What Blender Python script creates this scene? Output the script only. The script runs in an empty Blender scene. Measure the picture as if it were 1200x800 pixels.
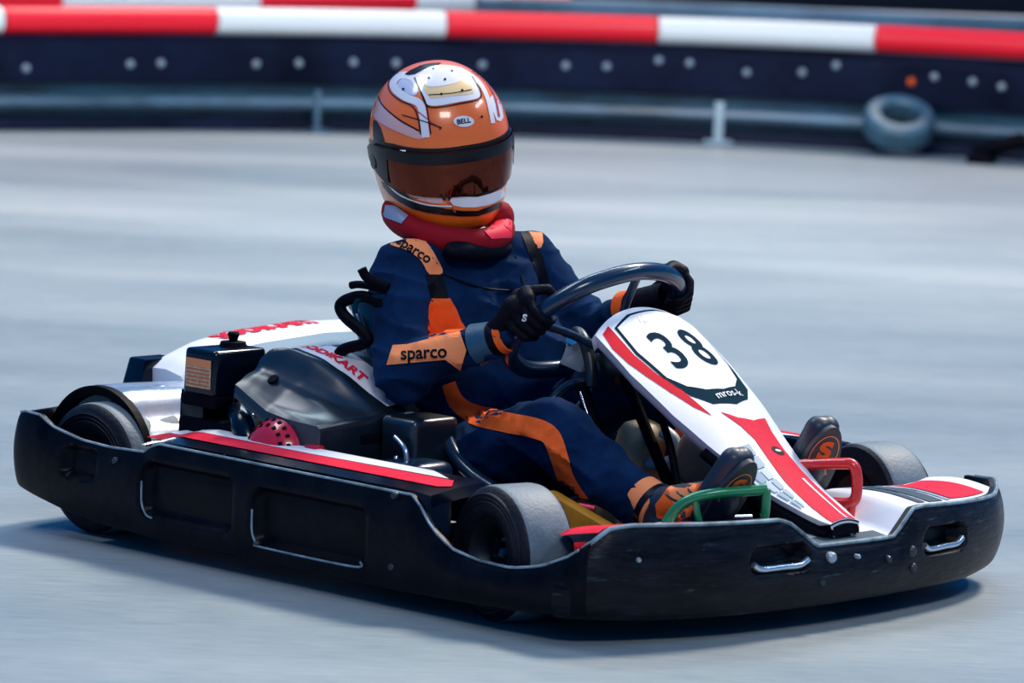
import bpy, bmesh, math, random
from mathutils import Vector, Matrix, noise
from mathutils.bvhtree import BVHTree
R = math.radians
V = Vector
scn = bpy.context.scene
col = scn.collection
random.seed(3)

# ------------------------------------------------------------------ helpers
def tag(o, label=None, cat=None, group=None, kind=None):
    if label: o['label'] = label
    if cat: o['category'] = cat
    if group: o['group'] = group
    if kind: o['kind'] = kind
    return o

def empty(name, loc=(0, 0, 0)):
    o = bpy.data.objects.new(name, None)
    o.location = loc
    o.empty_display_size = .1
    col.objects.link(o)
    return o

def link(name, me, mat=None, parent=None, smooth=True, loc=None):
    me.name = name
    o = bpy.data.objects.new(name, me)
    col.objects.link(o)
    if mat is not None:
        for m in (mat if isinstance(mat, (list, tuple)) else [mat]):
            me.materials.append(m)
    if smooth:
        me.polygons.foreach_set('use_smooth', [True] * len(me.polygons))
        try: me.set_sharp_from_angle(angle=R(38))
        except Exception: pass
    if parent is not None:
        o.parent = parent
        o.matrix_parent_inverse = Matrix.Translation(-parent.location)   # parts are built where they stand
    if loc is not None: o.location = loc
    return o

def b2o(name, bm, mat, parent=None, smooth=True):
    bmesh.ops.recalc_face_normals(bm, faces=bm.faces)
    me = bpy.data.meshes.new(name)
    bm.to_mesh(me); bm.free()
    return link(name, me, mat, parent, smooth)

def merge_bm(bm, other):
    me = bpy.data.meshes.new('t'); other.to_mesh(me); other.free()
    bm.from_mesh(me); bpy.data.meshes.remove(me)

def catmull(pts, n=8, closed=False):
    P = [V(p) for p in pts]; out = []
    N = len(P)
    for i in range(N if closed else N - 1):
        if closed:
            p0, p1, p2, p3 = P[(i-1) % N], P[i], P[(i+1) % N], P[(i+2) % N]
        else:
            p0, p1, p2, p3 = P[max(i-1, 0)], P[i], P[i+1], P[min(i+2, N-1)]
        for k in range(n):
            t = k / n
            out.append(.5 * ((2*p1) + (-p0+p2)*t + (2*p0-5*p1+4*p2-p3)*t*t + (-p0+3*p1-3*p2+p3)*t*t*t))
    if not closed: out.append(P[-1])
    return out

def tube_bm(pts, r, seg=12, closed=False, smooth=8, bm=None):
    """tube round a smooth line; r a number or a list (one per control point)"""
    bm = bm or bmesh.new()
    line = catmull(pts, smooth, closed) if smooth else [V(p) for p in pts]
    n = len(line)
    def rad(i):
        if not isinstance(r, (list, tuple)): return r
        f = i / max(n-1, 1) * (len(r)-1); k = min(int(f), len(r)-2); return r[k] + (r[k+1]-r[k]) * (f-k)
    rings = []
    up = None
    for i in range(n):
        if closed: t = line[(i+1) % n] - line[i-1]
        else: t = line[min(i+1, n-1)] - line[max(i-1, 0)]
        t.normalize()
        if up is None:
            up = V((0, 0, 1)) if abs(t.z) < .9 else V((1, 0, 0))
        up = (up - t * up.dot(t)).normalized()
        s = t.cross(up)
        rr = rad(i)
        rings.append([bm.verts.new(line[i] + (up*math.cos(a) + s*math.sin(a)) * rr)
                      for a in [2*math.pi*k/seg for k in range(seg)]])
    for i in range(n if closed else n-1):
        A, B = rings[i], rings[(i+1) % n]
        for k in range(seg):
            try: bm.faces.new((A[k], A[(k+1) % seg], B[(k+1) % seg], B[k]))
            except ValueError: pass
    if not closed:
        bm.faces.new(rings[0]); bm.faces.new(list(reversed(rings[-1])))
    return bm

def tube(name, pts, r, mat, parent=None, **k):
    return b2o(name, tube_bm(pts, r, **k), mat, parent)

def box_bm(c, s, bev=.004, rot=None, seg=2, taper=None):
    bm = bmesh.new()
    bmesh.ops.create_cube(bm, size=1)
    for v in bm.verts:
        v.co = V((v.co.x*s[0], v.co.y*s[1], v.co.z*s[2]))
        if taper and v.co.z > 0:
            v.co.x *= taper[0]; v.co.y *= taper[1]
    if bev: bmesh.ops.bevel(bm, geom=list(bm.edges), offset=bev, segments=seg, profile=.6, affect='EDGES')
    m = Matrix.Translation(V(c)) @ (rot.to_4x4() if rot is not None else Matrix.Identity(4))
    bmesh.ops.transform(bm, matrix=m, verts=bm.verts)
    return bm

def euler(x, y, z):
    from mathutils import Euler
    return Euler((R(x), R(y), R(z)), 'XYZ').to_matrix()

def lathe_bm(prof, seg=48, M=None):
    """prof: list of (r, h) turned about local Z"""
    bm = bmesh.new(); rings = []
    for r, h in prof:
        if r < 1e-5: rings.append([bm.verts.new((0, 0, h))])
        else: rings.append([bm.verts.new((r*math.cos(2*math.pi*k/seg), r*math.sin(2*math.pi*k/seg), h)) for k in range(seg)])
    for A, B in zip(rings, rings[1:]):
        for k in range(seg):
            a, b = A[k % len(A)], A[(k+1) % len(A)]
            c, d = B[(k+1) % len(B)], B[k % len(B)]
            f = []
            for v in (a, b, c, d):
                if v not in f: f.append(v)
            if len(f) > 2:
                try: bm.faces.new(f)
                except ValueError: pass
    if M is not None: bmesh.ops.transform(bm, matrix=M, verts=bm.verts)
    return bm

def zmat(origin, zdir, xhint=(0, 0, 1)):
    """matrix whose local Z points along zdir"""
    z = V(zdir).normalized(); x = V(xhint); x = (x - z*x.dot(z)).normalized(); y = z.cross(x)
    return Matrix(((x.x, y.x, z.x, origin[0]), (x.y, y.y, z.y, origin[1]), (x.z, y.z, z.z, origin[2]), (0, 0, 0, 1)))

def lerp(x, xs, ys):
    if x <= xs[0]: return ys[0]
    for i in range(1, len(xs)):
        if x <= xs[i]:
            return ys[i-1] + (ys[i]-ys[i-1]) * (x-xs[i-1]) / (xs[i]-xs[i-1])
    return ys[-1]

def smooth01(t):
    t = max(0, min(1, t)); return t*t*(3-2*t)

# -------------------------------------------- flat artwork laid on a surface
def flat_poly_bm(pts, step):
    bm = bmesh.new()
    bm.faces.new([bm.verts.new((p[0], p[1], 0)) for p in pts])
    return grid_cut(bm, step)

def grid_cut(bm, step):
    bmesh.ops.triangulate(bm, faces=bm.faces)
    xs = [v.co.x for v in bm.verts]; ys = [v.co.y for v in bm.verts]
    for ax, lo, hi in ((0, min(xs), max(xs)), (1, min(ys), max(ys))):
        k = math.ceil(lo/step)
        while k*step < hi:
            co = V((0, 0, 0)); co[ax] = k*step
            no = V((0, 0, 0)); no[ax] = 1
            bmesh.ops.bisect_plane(bm, geom=list(bm.verts)+list(bm.edges)+list(bm.faces), plane_co=co, plane_no=no, dist=1e-6)
            k += 1
    bmesh.ops.triangulate(bm, faces=bm.faces)
    return bm

def text_bm(s, size, step, bold=0.0, sx=1.0, shear=0.0, rot=0.0):
    c = bpy.data.curves.new('t', 'FONT'); c.body = s; c.size = size; c.offset = bold; c.shear = shear
    c.align_x = 'CENTER'; c.align_y = 'CENTER'; c.resolution_u = 4
    o = bpy.data.objects.new('t', c); col.objects.link(o)
    bpy.context.view_layer.update()
    dg = bpy.context.evaluated_depsgraph_get()
    me = bpy.data.meshes.new_from_object(o.evaluated_get(dg))
    bm = bmesh.new(); bm.from_mesh(me)
    bpy.data.objects.remove(o); bpy.data.curves.remove(c); bpy.data.meshes.remove(me)
    bmesh.ops.scale(bm, vec=(sx, 1, 1), verts=bm.verts)
    if rot: bmesh.ops.rotate(bm, cent=(0, 0, 0), matrix=Matrix.Rotation(rot, 3, 'Z'), verts=bm.verts)
    return grid_cut(bm, step)

def apply_decal(bm, fn, name, mat, parent):
    """fn maps flat (a, b) to a point on the surface (or None)"""
    dead = []
    for v in bm.verts:
        p = fn(v.co.x, v.co.y)
        if p is None: dead.append(v)
        else: v.co = p
    if dead: bmesh.ops.delete(bm, geom=dead, context='VERTS')
    me = bpy.data.meshes.new(name); bm.to_mesh(me); bm.free()
    return link(name, me, mat, parent, smooth=True)

def arc_pts(cx, cy, rx, ry, a0=0, a1=360, n=24):
    return [(cx + rx*math.cos(R(a0+(a1-a0)*k/n)), cy + ry*math.sin(R(a0+(a1-a0)*k/n))) for k in range(n + (0 if a1-a0 == 360 else 1))]

def strip_poly(line, w):
    """outline of a band of width w (number or list) round a 2D line"""
    L, Rr = [], []
    n = len(line)
    for i, p in enumerate(line):
        a = line[max(i-1, 0)]; b = line[min(i+1, n-1)]
        t = V((b[0]-a[0], b[1]-a[1])); t.normalize()
        ww = (w[i] if isinstance(w, (list, tuple)) else w) / 2
        L.append((p[0]-t.y*ww, p[1]+t.x*ww)); Rr.append((p[0]+t.y*ww, p[1]-t.x*ww))
    return L + Rr[::-1]

def strip_bm(line, w, step):
    o = strip_poly(line, w); n = len(line); L, Q_ = o[:n], o[n:][::-1]
    bm = bmesh.new(); a = [bm.verts.new((x, y, 0)) for x, y in L]; b = [bm.verts.new((x, y, 0)) for x, y in Q_]
    for i in range(n-1): bm.faces.new((a[i], b[i], b[i+1], a[i+1]))
    return grid_cut(bm, step)

def c2(pts, n=5):
    return [(p.x, p.y) for p in catmull([(a, b, 0) for a, b in pts], n)]

# ------------------------------------------------------------------ materials
def mat(name, base, rough=.5, metal=0, bump=0, bscale=60, var=0, vscale=8, coat=0, spec=.5, tint=None, emit=None, stretch=None):
    m = bpy.data.materials.new(name); m.use_nodes = True
    nt = m.node_tree; b = nt.nodes['Principled BSDF']
    b.inputs['Base Color'].default_value = (*base, 1)
    b.inputs['Roughness'].default_value = rough
    b.inputs['Metallic'].default_value = metal
    b.inputs['Coat Weight'].default_value = coat
    b.inputs['Coat Roughness'].default_value = .08
    b.inputs['Specular IOR Level'].default_value = spec
    if tint: b.inputs['Specular Tint'].default_value = (*tint, 1)
    if emit:
        b.inputs['Emission Color'].default_value = (*emit[0], 1); b.inputs['Emission Strength'].default_value = emit[1]
    tc = nt.nodes.new('ShaderNodeTexCoord')
    src = tc.outputs['Object']
    if stretch:
        mp = nt.nodes.new('ShaderNodeMapping'); mp.inputs['Scale'].default_value = stretch
        nt.links.new(src, mp.inputs['Vector']); src = mp.outputs['Vector']
    if var:
        n = nt.nodes.new('ShaderNodeTexNoise'); n.inputs['Scale'].default_value = vscale; n.inputs['Detail'].default_value = 6
        n.inputs['Roughness'].default_value = .65
        nt.links.new(src, n.inputs['Vector'])
        r = nt.nodes.new('ShaderNodeValToRGB')
        r.color_ramp.elements[0].position = .3; r.color_ramp.elements[1].position = .72
        r.color_ramp.elements[0].color = (*[c*(1-var) for c in base], 1)
        r.color_ramp.elements[1].color = (*[min(1, c*(1+var)+var*.012) for c in base], 1)
        nt.links.new(n.outputs['Fac'], r.inputs['Fac']); nt.links.new(r.outputs['Color'], b.inputs['Base Color'])
        mr = nt.nodes.new('ShaderNodeMapRange'); mr.inputs['To Min'].default_value = max(0, rough-.1); mr.inputs['To Max'].default_value = min(1, rough+.15)
        nt.links.new(n.outputs['Fac'], mr.inputs['Value']); nt.links.new(mr.outputs['Result'], b.inputs['Roughness'])
    if bump:
        n = nt.nodes.new('ShaderNodeTexNoise'); n.inputs['Scale'].default_value = bscale; n.inputs['Detail'].default_value = 4
        nt.links.new(src, n.inputs['Vector'])
        bp = nt.nodes.new('ShaderNodeBump'); bp.inputs['Strength'].default_value = bump; bp.inputs['Distance'].default_value = .004
        nt.links.new(n.outputs['Fac'], bp.inputs['Height']); nt.links.new(bp.outputs['Normal'], b.inputs['Normal'])
    return m

M = {}
M['plastic'] = mat('black_plastic', (.0006, .0009, .0042), .34, bump=.25, bscale=45, var=.5, vscale=14, spec=.10)
M['scuffed'] = mat('scuffed_black_plastic', (.0009, .0020, .0058), .36, bump=.35, bscale=30, var=.8, vscale=10, spec=.16, stretch=(1, 1, 5))
M['gloss'] = mat('glossy_black_plastic', (.0008, .003, .010), .20, bump=.12, bscale=14, spec=.4)
M['cover'] = mat('moulded_black_cover', (.003, .010, .018), .33, bump=.1, bscale=14, spec=1.0)
M['lit_wear'] = mat('pale_lit_worn_edge', (.20, .28, .33), .4, var=.7, vscale=25)  # highlights of lit edges put into the colour, along with scuffing
M['matte'] = mat('matte_black', (.0006, .0008, .0042), .6, bump=.3, bscale=60, spec=.07)
M['tyre'] = mat('tyre_sidewall_rubber', (.002, .0035, .009), .5, bump=.4, bscale=90, var=.3, spec=.25)
M['tread'] = mat('worn_slick_rubber', (.12, .17, .205), .55, bump=.3, bscale=140, var=.25, vscale=18)
M['rim'] = mat('dark_wheel_metal', (.05, .06, .07), .4, metal=.8)
M['bluesteel'] = mat('blue_black_painted_tube', (.004, .022, .055), .25, coat=.4)
M['white'] = mat('white_plastic', (.76, .78, .82), .4, bump=.1, bscale=20, spec=.3)
M['plate'] = mat('white_number_plate', (.80, .84, .86), .5, spec=.2)
M['red'] = mat('red_sticker', (.68, .002, .024), .6, spec=.06)
M['pinkred'] = mat('faded_red_sticker', (.72, .018, .050), .6, spec=.06, var=.15, vscale=30)
M['darkgreen'] = mat('dark_teal_print', (.003, .028, .045), .8, spec=.03)
M['digit'] = mat('dark_teal_digit', (.003, .025, .045), .8, spec=.03)
M['greysticker'] = mat('pale_blue_grey_sticker', (.24, .38, .47), .5, spec=.2)
M['palesticker'] = mat('pale_sticker', (.42, .56, .64), .5, spec=.2)
M['darksticker'] = mat('slate_sticker', (.03, .065, .09), .5, spec=.2)
M['ink'] = mat('black_ink', (.003, .003, .007), .6, spec=.1)
M['whiteink'] = mat('white_ink', (.85, .87, .9), .5)
M['steel'] = mat('brushed_silver_metal', (.58, .66, .72), .26, metal=.8, bump=.2, bscale=30, stretch=(1, 8, 1))
M['chrome'] = mat('chrome', (.75, .75, .75), .15, metal=1)
M['greybolt'] = mat('grey_bolt', (.34, .42, .48), .4, metal=.3)
M['redmetal'] = mat('red_painted_metal', (.62, .008, .03), .25, coat=.6)
M['greenmetal'] = mat('green_painted_metal', (.004, .24, .085), .32, coat=.5)
M['redpedal'] = mat('red_pedal_paint', (.75, .025, .02), .32, coat=.5)
M['tank'] = mat('yellowed_translucent_tank_plastic', (.55, .42, .24), .45, bump=.4, bscale=50, var=.25, vscale=25)
M['cream'] = mat('cream_box', (.62, .64, .56), .55)
M['brown'] = mat('brown_leather', (.38, .22, .15), .6, var=.2, vscale=20)
M['amber'] = mat('amber_plastic', (.60, .26, .02), .4, var=.2, vscale=14)
M['hose'] = mat('pale_grey_hose', (.42, .55, .58), .4)
M['warn'] = mat('orange_warning_label', (.80, .27, .10), .5)
M['warnbg'] = mat('beige_label', (.85, .42, .20), .5, var=.6, vscale=160)
M['suit'] = mat('navy_race_suit', (.0009, .017, .062), .8, bump=.5, bscale=24, var=.5, vscale=7, spec=.04)
M['suit'].node_tree.nodes['Principled BSDF'].inputs['Sheen Weight'].default_value = .06
M['suit'].node_tree.nodes['Principled BSDF'].inputs['Sheen Tint'].default_value = (.10, .35, .7, 1)
M['orange'] = mat('orange_suit_fabric', (.95, .13, .018), .7, bump=.5, bscale=40, var=.12, vscale=30, spec=.15)
M['peach'] = mat('pale_orange_suit_fabric', (.98, .30, .11), .7, bump=.5, bscale=40, spec=.15)
M['glove'] = mat('black_glove_fabric', (.0012, .0016, .007), .6, bump=.5, bscale=80, spec=.12)
M['cuff'] = mat('blue_glove_cuff', (.015, .08, .14), .5, bump=.4, bscale=60)
M['skin'] = mat('skin', (.55, .30, .22), .5)
M['collar'] = mat('dark_red_collar', (.30, .004, .012), .7, bump=.3, bscale=40, spec=.15)
M['collarpink'] = mat('red_collar_trim', (.85, .02, .06), .6, spec=.2)
M['collargrey'] = mat('grey_blue_collar_panel', (.22, .28, .40), .45)
M['helmet'] = mat('orange_helmet_gloss', (.98, .17, .012), .3, coat=.7)
M['helwhite'] = mat('helmet_white', (.86, .84, .86), .25, coat=1)
M['helyellow'] = mat('helmet_pale_yellow', (.93, .66, .32), .25, coat=1)
M['helpink'] = mat('helmet_pale_pink', (.75, .42, .38), .25, coat=1)
M['hellilac'] = mat('helmet_pale_lilac', (.62, .64, .80), .25, coat=1)
M['heldark'] = mat('helmet_black_trim', (.004, .003, .008), .3, coat=.15, spec=.2)
M['helrust'] = mat('helmet_rust', (.50, .06, .02), .3, coat=1)
M['visor'] = mat('mirrored_amber_visor', (.12, .024, .013), .06, metal=.9, bump=.3, bscale=9)
M['shoe'] = mat('dark_blue_race_shoe', (.006, .02, .04), .5, bump=.3, bscale=60, coat=.1)
M['sole'] = mat('shoe_sole_rubber', (.02, .022, .03), .5)
M['railred'] = mat('red_barrier_plastic', (.95, .004, .022), .4, bump=.1, bscale=5)
M['railwhite'] = mat('white_barrier_plastic', (.86, .90, .87), .45, bump=.1, bscale=5)
M['belt'] = mat('dark_rubber_belt', (.0006, .005, .024), .5, bump=.4, bscale=6, var=.7, vscale=1.6, spec=.10)
M['teal'] = mat('dark_teal_rubber', (.008, .06, .10), .35, var=.9, vscale=1.5, bump=.3, bscale=5)
M['kerb'] = mat('grey_blue_steel_rail', (.07, .15, .21), .4, var=.7, vscale=1.2)
M['oldtyre'] = mat('blue_grey_tyre', (.045, .12, .17), .5, var=.6, vscale=5)
M['darkwall'] = mat('very_dark_wall', (.003, .007, .016), .8)

# pale scuffs and grazes on the battered front bumper
nt = M['scuffed'].node_tree; b_s = nt.nodes['Principled BSDF']
old = b_s.inputs['Base Color'].links[0].from_socket
tcs = nt.nodes.new('ShaderNodeTexCoord'); mps = nt.nodes.new('ShaderNodeMapping'); mps.inputs['Scale'].default_value = (3, 3, 26)
ns = nt.nodes.new('ShaderNodeTexNoise'); ns.inputs['Scale'].default_value = 2.6; ns.inputs['Detail'].default_value = 8; ns.inputs['Roughness'].default_value = .72
nt.links.new(tcs.outputs['Object'], mps.inputs['Vector']); nt.links.new(mps.outputs['Vector'], ns.inputs['Vector'])
rs_ = nt.nodes.new('ShaderNodeValToRGB'); rs_.color_ramp.elements[0].position = .60; rs_.color_ramp.elements[1].position = .82
nt.links.new(ns.outputs['Fac'], rs_.inputs['Fac'])
mxs = nt.nodes.new('ShaderNodeMix'); mxs.data_type = 'RGBA'
nt.links.new(rs_.outputs['Color'], mxs.inputs['Factor']); nt.links.new(old, mxs.inputs['A']); mxs.inputs['B'].default_value = (.10, .17, .19, 1)
nt.links.new(mxs.outputs['Result'], b_s.inputs['Base Color'])

# =================================================================== GROUND
def make_floor():
    m = bpy.data.materials.new('polished_concrete'); m.use_nodes = True
    nt = m.node_tree; b = nt.nodes['Principled BSDF']; N = nt.nodes.new; Lk = nt.links.new
    tc = N('ShaderNodeTexCoord')
    rot = N('ShaderNodeMapping'); rot.inputs['Rotation'].default_value = (0, 0, R(-43)); rot.inputs['Scale'].default_value = (1, 1, 1)
    Lk(tc.outputs['Object'], rot.inputs['Vector'])
    st = N('ShaderNodeMapping'); st.inputs['Scale'].default_value = (.30, .9, 1); Lk(rot.outputs['Vector'], st.inputs['Vector'])
    n1 = N('ShaderNodeTexNoise'); n1.inputs['Scale'].default_value = 1.1; n1.inputs['Detail'].default_value = 5; Lk(st.outputs['Vector'], n1.inputs['Vector'])
    st2 = N('ShaderNodeMapping'); st2.inputs['Scale'].default_value = (6, 55, 1); Lk(rot.outputs['Vector'], st2.inputs['Vector'])
    n2 = N('ShaderNodeTexNoise'); n2.inputs['Scale'].default_value = 1.5; n2.inputs['Detail'].default_value = 4; n2.inputs['Roughness'].default_value = .7; Lk(st2.outputs['Vector'], n2.inputs['Vector'])
    mx = N('ShaderNodeMix'); mx.data_type = 'FLOAT'; mx.inputs['Factor'].default_value = .5
    Lk(n1.outputs['Fac'], mx.inputs['A']); Lk(n2.outputs['Fac'], mx.inputs['B'])
    r = N('ShaderNodeValToRGB'); e = r.color_ramp.elements
    e[0].position = .36; e[0].color = (.18, .245, .27, 1); e[1].position = .64; e[1].color = (.365, .41, .415, 1)
    Lk(mx.outputs['Result'], r.inputs['Fac']); Lk(r.outputs['Color'], b.inputs['Base Color'])
    mr = N('ShaderNodeMapRange'); mr.inputs['To Min'].default_value = .28; mr.inputs['To Max'].default_value = .5
    Lk(n1.outputs['Fac'], mr.inputs['Value']); Lk(mr.outputs['Result'], b.inputs['Roughness'])
    bp = N('ShaderNodeBump'); bp.inputs['Strength'].default_value = .25; bp.inputs['Distance'].default_value = .004
    Lk(n2.outputs['Fac'], bp.inputs['Height']); Lk(bp.outputs['Normal'], b.inputs['Normal'])
    bm = bmesh.new()
    bmesh.ops.create_grid(bm, x_segments=10, y_segments=10, size=24)
    o = b2o('floor', bm, m, smooth=False)
    tag(o, 'worn blue-grey concrete floor of the indoor kart track', kind='structure')
make_floor()

# ================================================================= BARRIERS
BP = catmull([(-9.05, 4.6, 0), (-8.86, 5.5, 0), (-8.63, 6.26, 0), (-8.26, 7.51, 0), (-7.65, 8.62, 0), (-6.83, 9.52, 0), (-5.70, 10.06, 0), (-4.6, 10.35, 0), (-3.4, 10.45, 0)], 24)
def path_at(P, s):
    """point, tangent and outward (away from the track) normal at arc length s"""
    for a, b in zip(P, P[1:]):
        d = (b-a).length
        if s <= d or b is P[-1]:
            t = (b-a).normalized(); return a + t*s, t, V((-t.y, t.x, 0))
        s -= d
def path_len(P): return sum((b-a).length for a, b in zip(P, P[1:]))
BL = path_len(BP)

def along(P, s0, s1, step=.06):
    n = max(2, int((s1-s0)/step)); return [path_at(P, s0+(s1-s0)*k/n) for k in range(n+1)]

def rail_section(P, s0, s1, z, r, off, m, parent):
    prof = [p + nn*off + V((0, 0, z)) for p, t, nn in along(P, s0, s1)]
    bm = tube_bm(prof, r, seg=20, smooth=0)
    # soft shoulders at both ends
    return b2o('rail_section', bm, m, parent)

def band(name, P, s0, s1, prof, m, parent, step=.1):
    """prof: list of (offset outward, z) swept along the path as a closed section"""
    bm = bmesh.new(); rings = []
    for p, t, nn in along(P, s0, s1, step):
        rings.append([bm.verts.new(p + nn*o + V((0, 0, z))) for o, z in prof])
    k = len(prof)
    for A, B in zip(rings, rings[1:]):
        for i in range(k): bm.faces.new((A[i], A[(i+1) % k], B[(i+1) % k], B[i]))
    bm.faces.new(rings[0]); bm.faces.new(rings[-1][::-1])
    return b2o(name, bm, m, parent)

bar = empty('crash_barrier', (-7.65, 8.62, 0))
tag(bar, 'near curved track barrier with red and white rail above dark bolted belt', 'barrier')

ZT = lambda s: .478 + .008*s                      # rail height rises a touch along the track
def rail(P, s0, s1, r, off, m, parent):
    al = along(P, s0, s1)
    n = len(al) - 1
    line = [p + nn*off + V((0, 0, ZT(s0+(s1-s0)*i/n))) for i, (p, t, nn) in enumerate(al)]
    return b2o('rail_section', tube_bm(line, r, seg=20, smooth=0), m, parent)
BB = [0, .685, 1.738, 2.813, 3.943, 4.962, 5.994, 7.059, 8.1, BL-.02]
for i, (a, b) in enumerate(zip(BB, BB[1:])):
    rail(BP, a+.006, b-.006, .064, .07, M['railwhite'] if i % 2 == 1 else M['railred'], bar)
# upper bolted belt, recessed tyre-wall face, lower steel rail and foot
band('belt', BP, 0, BL-.02, [(.03, .215), (.0, .225), (-.004, .31), (0, .405), (.03, .418), (.10, .418), (.10, .215)], M['belt'], bar)
band('tyre_wall', BP, 0, BL-.02, [(.06, .0), (.045, .05), (.05, .215), (.13, .215), (.13, 0)], M['teal'], bar)
band('lower_rail', BP, 0, BL-.02, [(.0, .095), (-.03, .105), (-.04, .125), (-.03, .15), (0, .16), (.05, .16), (.05, .095)], M['kerb'], bar)
band('foot_rail', BP, 0, BL-.02, [(-.02, .0), (-.03, .02), (-.02, .045), (.04, .05), (.05, .0)], M['belt'], bar)
for s, z, mm in [(1.837, .279, 'greybolt'), (2.363, .301, 'greybolt'), (2.52, .306, 'greybolt'), (3.004, .308, 'greybolt'), (3.216, .315, 'greybolt'),
             (3.486, .324, 'greybolt'), (3.695, .325, 'greybolt'), (4.117, .328, 'greybolt'), (4.522, .336, 'greybolt'), (4.72, .339, 'greybolt'),
             (4.969, .376, 'greybolt'), (5.117, .37, 'greybolt'), (5.392, .337, 'greybolt'), (5.657, .35, 'greybolt'), (5.819, .392, 'greybolt'),
             (6.188, .336, 'orange'), (6.299, .367, 'greybolt'), (6.487, .355, 'greybolt'), (6.63, .34, 'greybolt')]:
    p, t, nn = path_at(BP, s)
    bm = lathe_bm([(0, .018), (.010, .016), (.017, .010), (.020, 0), (.020, -.004)], seg=12, M=zmat(p + V((0, 0, z)) - nn*.002, -nn))
    o = b2o('bolt', bm, M[mm], bar)
    if mm == 'orange': o['label'] = 'orange bolt cap'
for s, w in ((5.27, .045), (3.3, .03), (1.2, .03)):
    p, t, nn = path_at(BP, s)
    rot = Matrix(((t.x, nn.x, 0), (t.y, nn.y, 0), (0, 0, 1)))
    bm = box_bm(p + V((0, 0, .10)) - nn*.045, (w, .03, .19), .008, rot)
    merge_bm(bm, box_bm(p + V((0, 0, .006)) - nn*.07, (w*3, .10, .012), .003, rot))
    b2o('post', bm, M['kerb'] if w < .04 else M['hose'], bar)

# blue-grey tyres lying against the belt on the right
def loose_tyre(s, z, tilt, label, r=.15, lean=.0):
    p, t, nn = path_at(BP, s)
    ax = (V((0, 0, 1))*math.cos(R(tilt)) - nn*math.sin(R(tilt)) + t*lean).normalized()
    prof = [(r*.52, -.05), (r*.60, -.062), (r*.85, -.062), (r*.97, -.045), (r, 0), (r*.97, .045), (r*.85, .062), (r*.60, .062), (r*.52, .05), (r*.50, 0), (r*.52, -.05)]
    o = b2o('kart_tyre', lathe_bm(prof, 40, zmat(p + V((0, 0, z)) - nn*.235, ax)), M['oldtyre'])
    tag(o, label, 'tyre')
    return o
loose_tyre(6.20, .155, 28, 'blue-grey tyre leaning on the barrier below the orange bolt cap', r=.17, lean=.2)

# dark wedge at the foot of the barrier, far right
bm = box_bm((-5.66, 9.80, .080), (.08, .26, .05), .012, euler(22, -25, -72))
merge_bm(bm, box_bm((-5.70, 9.72, .02), (.16, .12, .04), .01, euler(0, 0, -62)))
tag(b2o('wheel_chock', bm, M['matte'], None), 'small dark wedge on the floor at the barrier foot, far right', 'wedge')

# second rail further out and the dark hall behind
bar2 = empty('crash_barrier', (-10.0, 9.1, 0))
tag(bar2, 'farther red and white track barrier, mostly cut by the top edge', 'barrier')
P2 = [V((-10.25, 4.6, 0)), V((-10.11, 6.9, 0)), V((-10.05, 7.79, 0)), V((-9.93, 9.03, 0)), V((-9.87, 10.11, 0)), V((-9.77, 10.76, 0)), V((-9.72, 11.2, 0))]
cuts = [('railred', 0, 3.20), ('railwhite', 3.20, 4.446), ('railred', 4.446, 5.53), ('railwhite', 5.53, 6.18), ('railred', 6.18, 6.6)]
ZT = lambda s: .49
for mm, a, b in cuts: rail(P2, a+.005, b-.005, .06, 0, M[mm], bar2)
band('belt', P2, 0, 6.6, [(.0, 0), (-.02, .1), (-.02, .42), (.08, .42), (.08, 0)], M['belt'], bar2)
rb = empty('guard_rail', (-8.4, 11.6, 0))
tag(rb, 'dark teal guard rail behind the curve at the top right', 'barrier')
P3 = [V(p) for p in [(-9.45, 10.2, 0), (-9.31, 10.45, 0), (-8.83, 11.135, 0), (-8.2, 11.8, 0), (-7.63, 12.56, 0), (-7.0, 13.3, 0)]]
b2o('rail_section', tube_bm([p + V((0, 0, .50)) for p in P3], .05, seg=14, smooth=4), M['kerb'], rb)
band('panel', P3, 0, 3.8, [(.0, 0), (0, .45), (.05, .45), (.05, 0)], M['belt'], rb)
bm = bmesh.new()
wp = [V(p) for p in [(-13.5, 2, 0), (-13.5, 13.5, 0), (-11, 17, 0), (-5, 18, 0)]]
for a, b in zip(wp, wp[1:]):
    n_ = V(((b-a).y, -(b-a).x, 0)).normalized()*-.15
    vs = [bm.verts.new(v) for v in (a, b, b+V((0, 0, 3.2)), a+V((0, 0, 3.2)), a+n_, b+n_, b+n_+V((0, 0, 3.2)), a+n_+V((0, 0, 3.2)))]
    for f in ((0, 1, 2, 3), (4, 5, 6, 7), (3, 2, 6, 7), (0, 3, 7, 4), (1, 2, 6, 5)): bm.faces.new([vs[k] for k in f])
tag(b2o('wall_back', bm, M['darkwall'], None, smooth=False), 'black wall of the hall behind the track', kind='structure')

# ===================================================================== KART
kart = empty('go_kart', (.55, 0, 0))
tag(kart, 'black rental racing kart with white and red nose panel numbered 38', 'go-kart')

def sdf_rr(x, y, cx, cy, hx, hy, r):
    qx = abs(x-cx)-hx+r; qy = abs(y-cy)-hy+r
    return math.hypot(max(qx, 0), max(qy, 0)) + min(max(qx, qy), 0) - r

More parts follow.
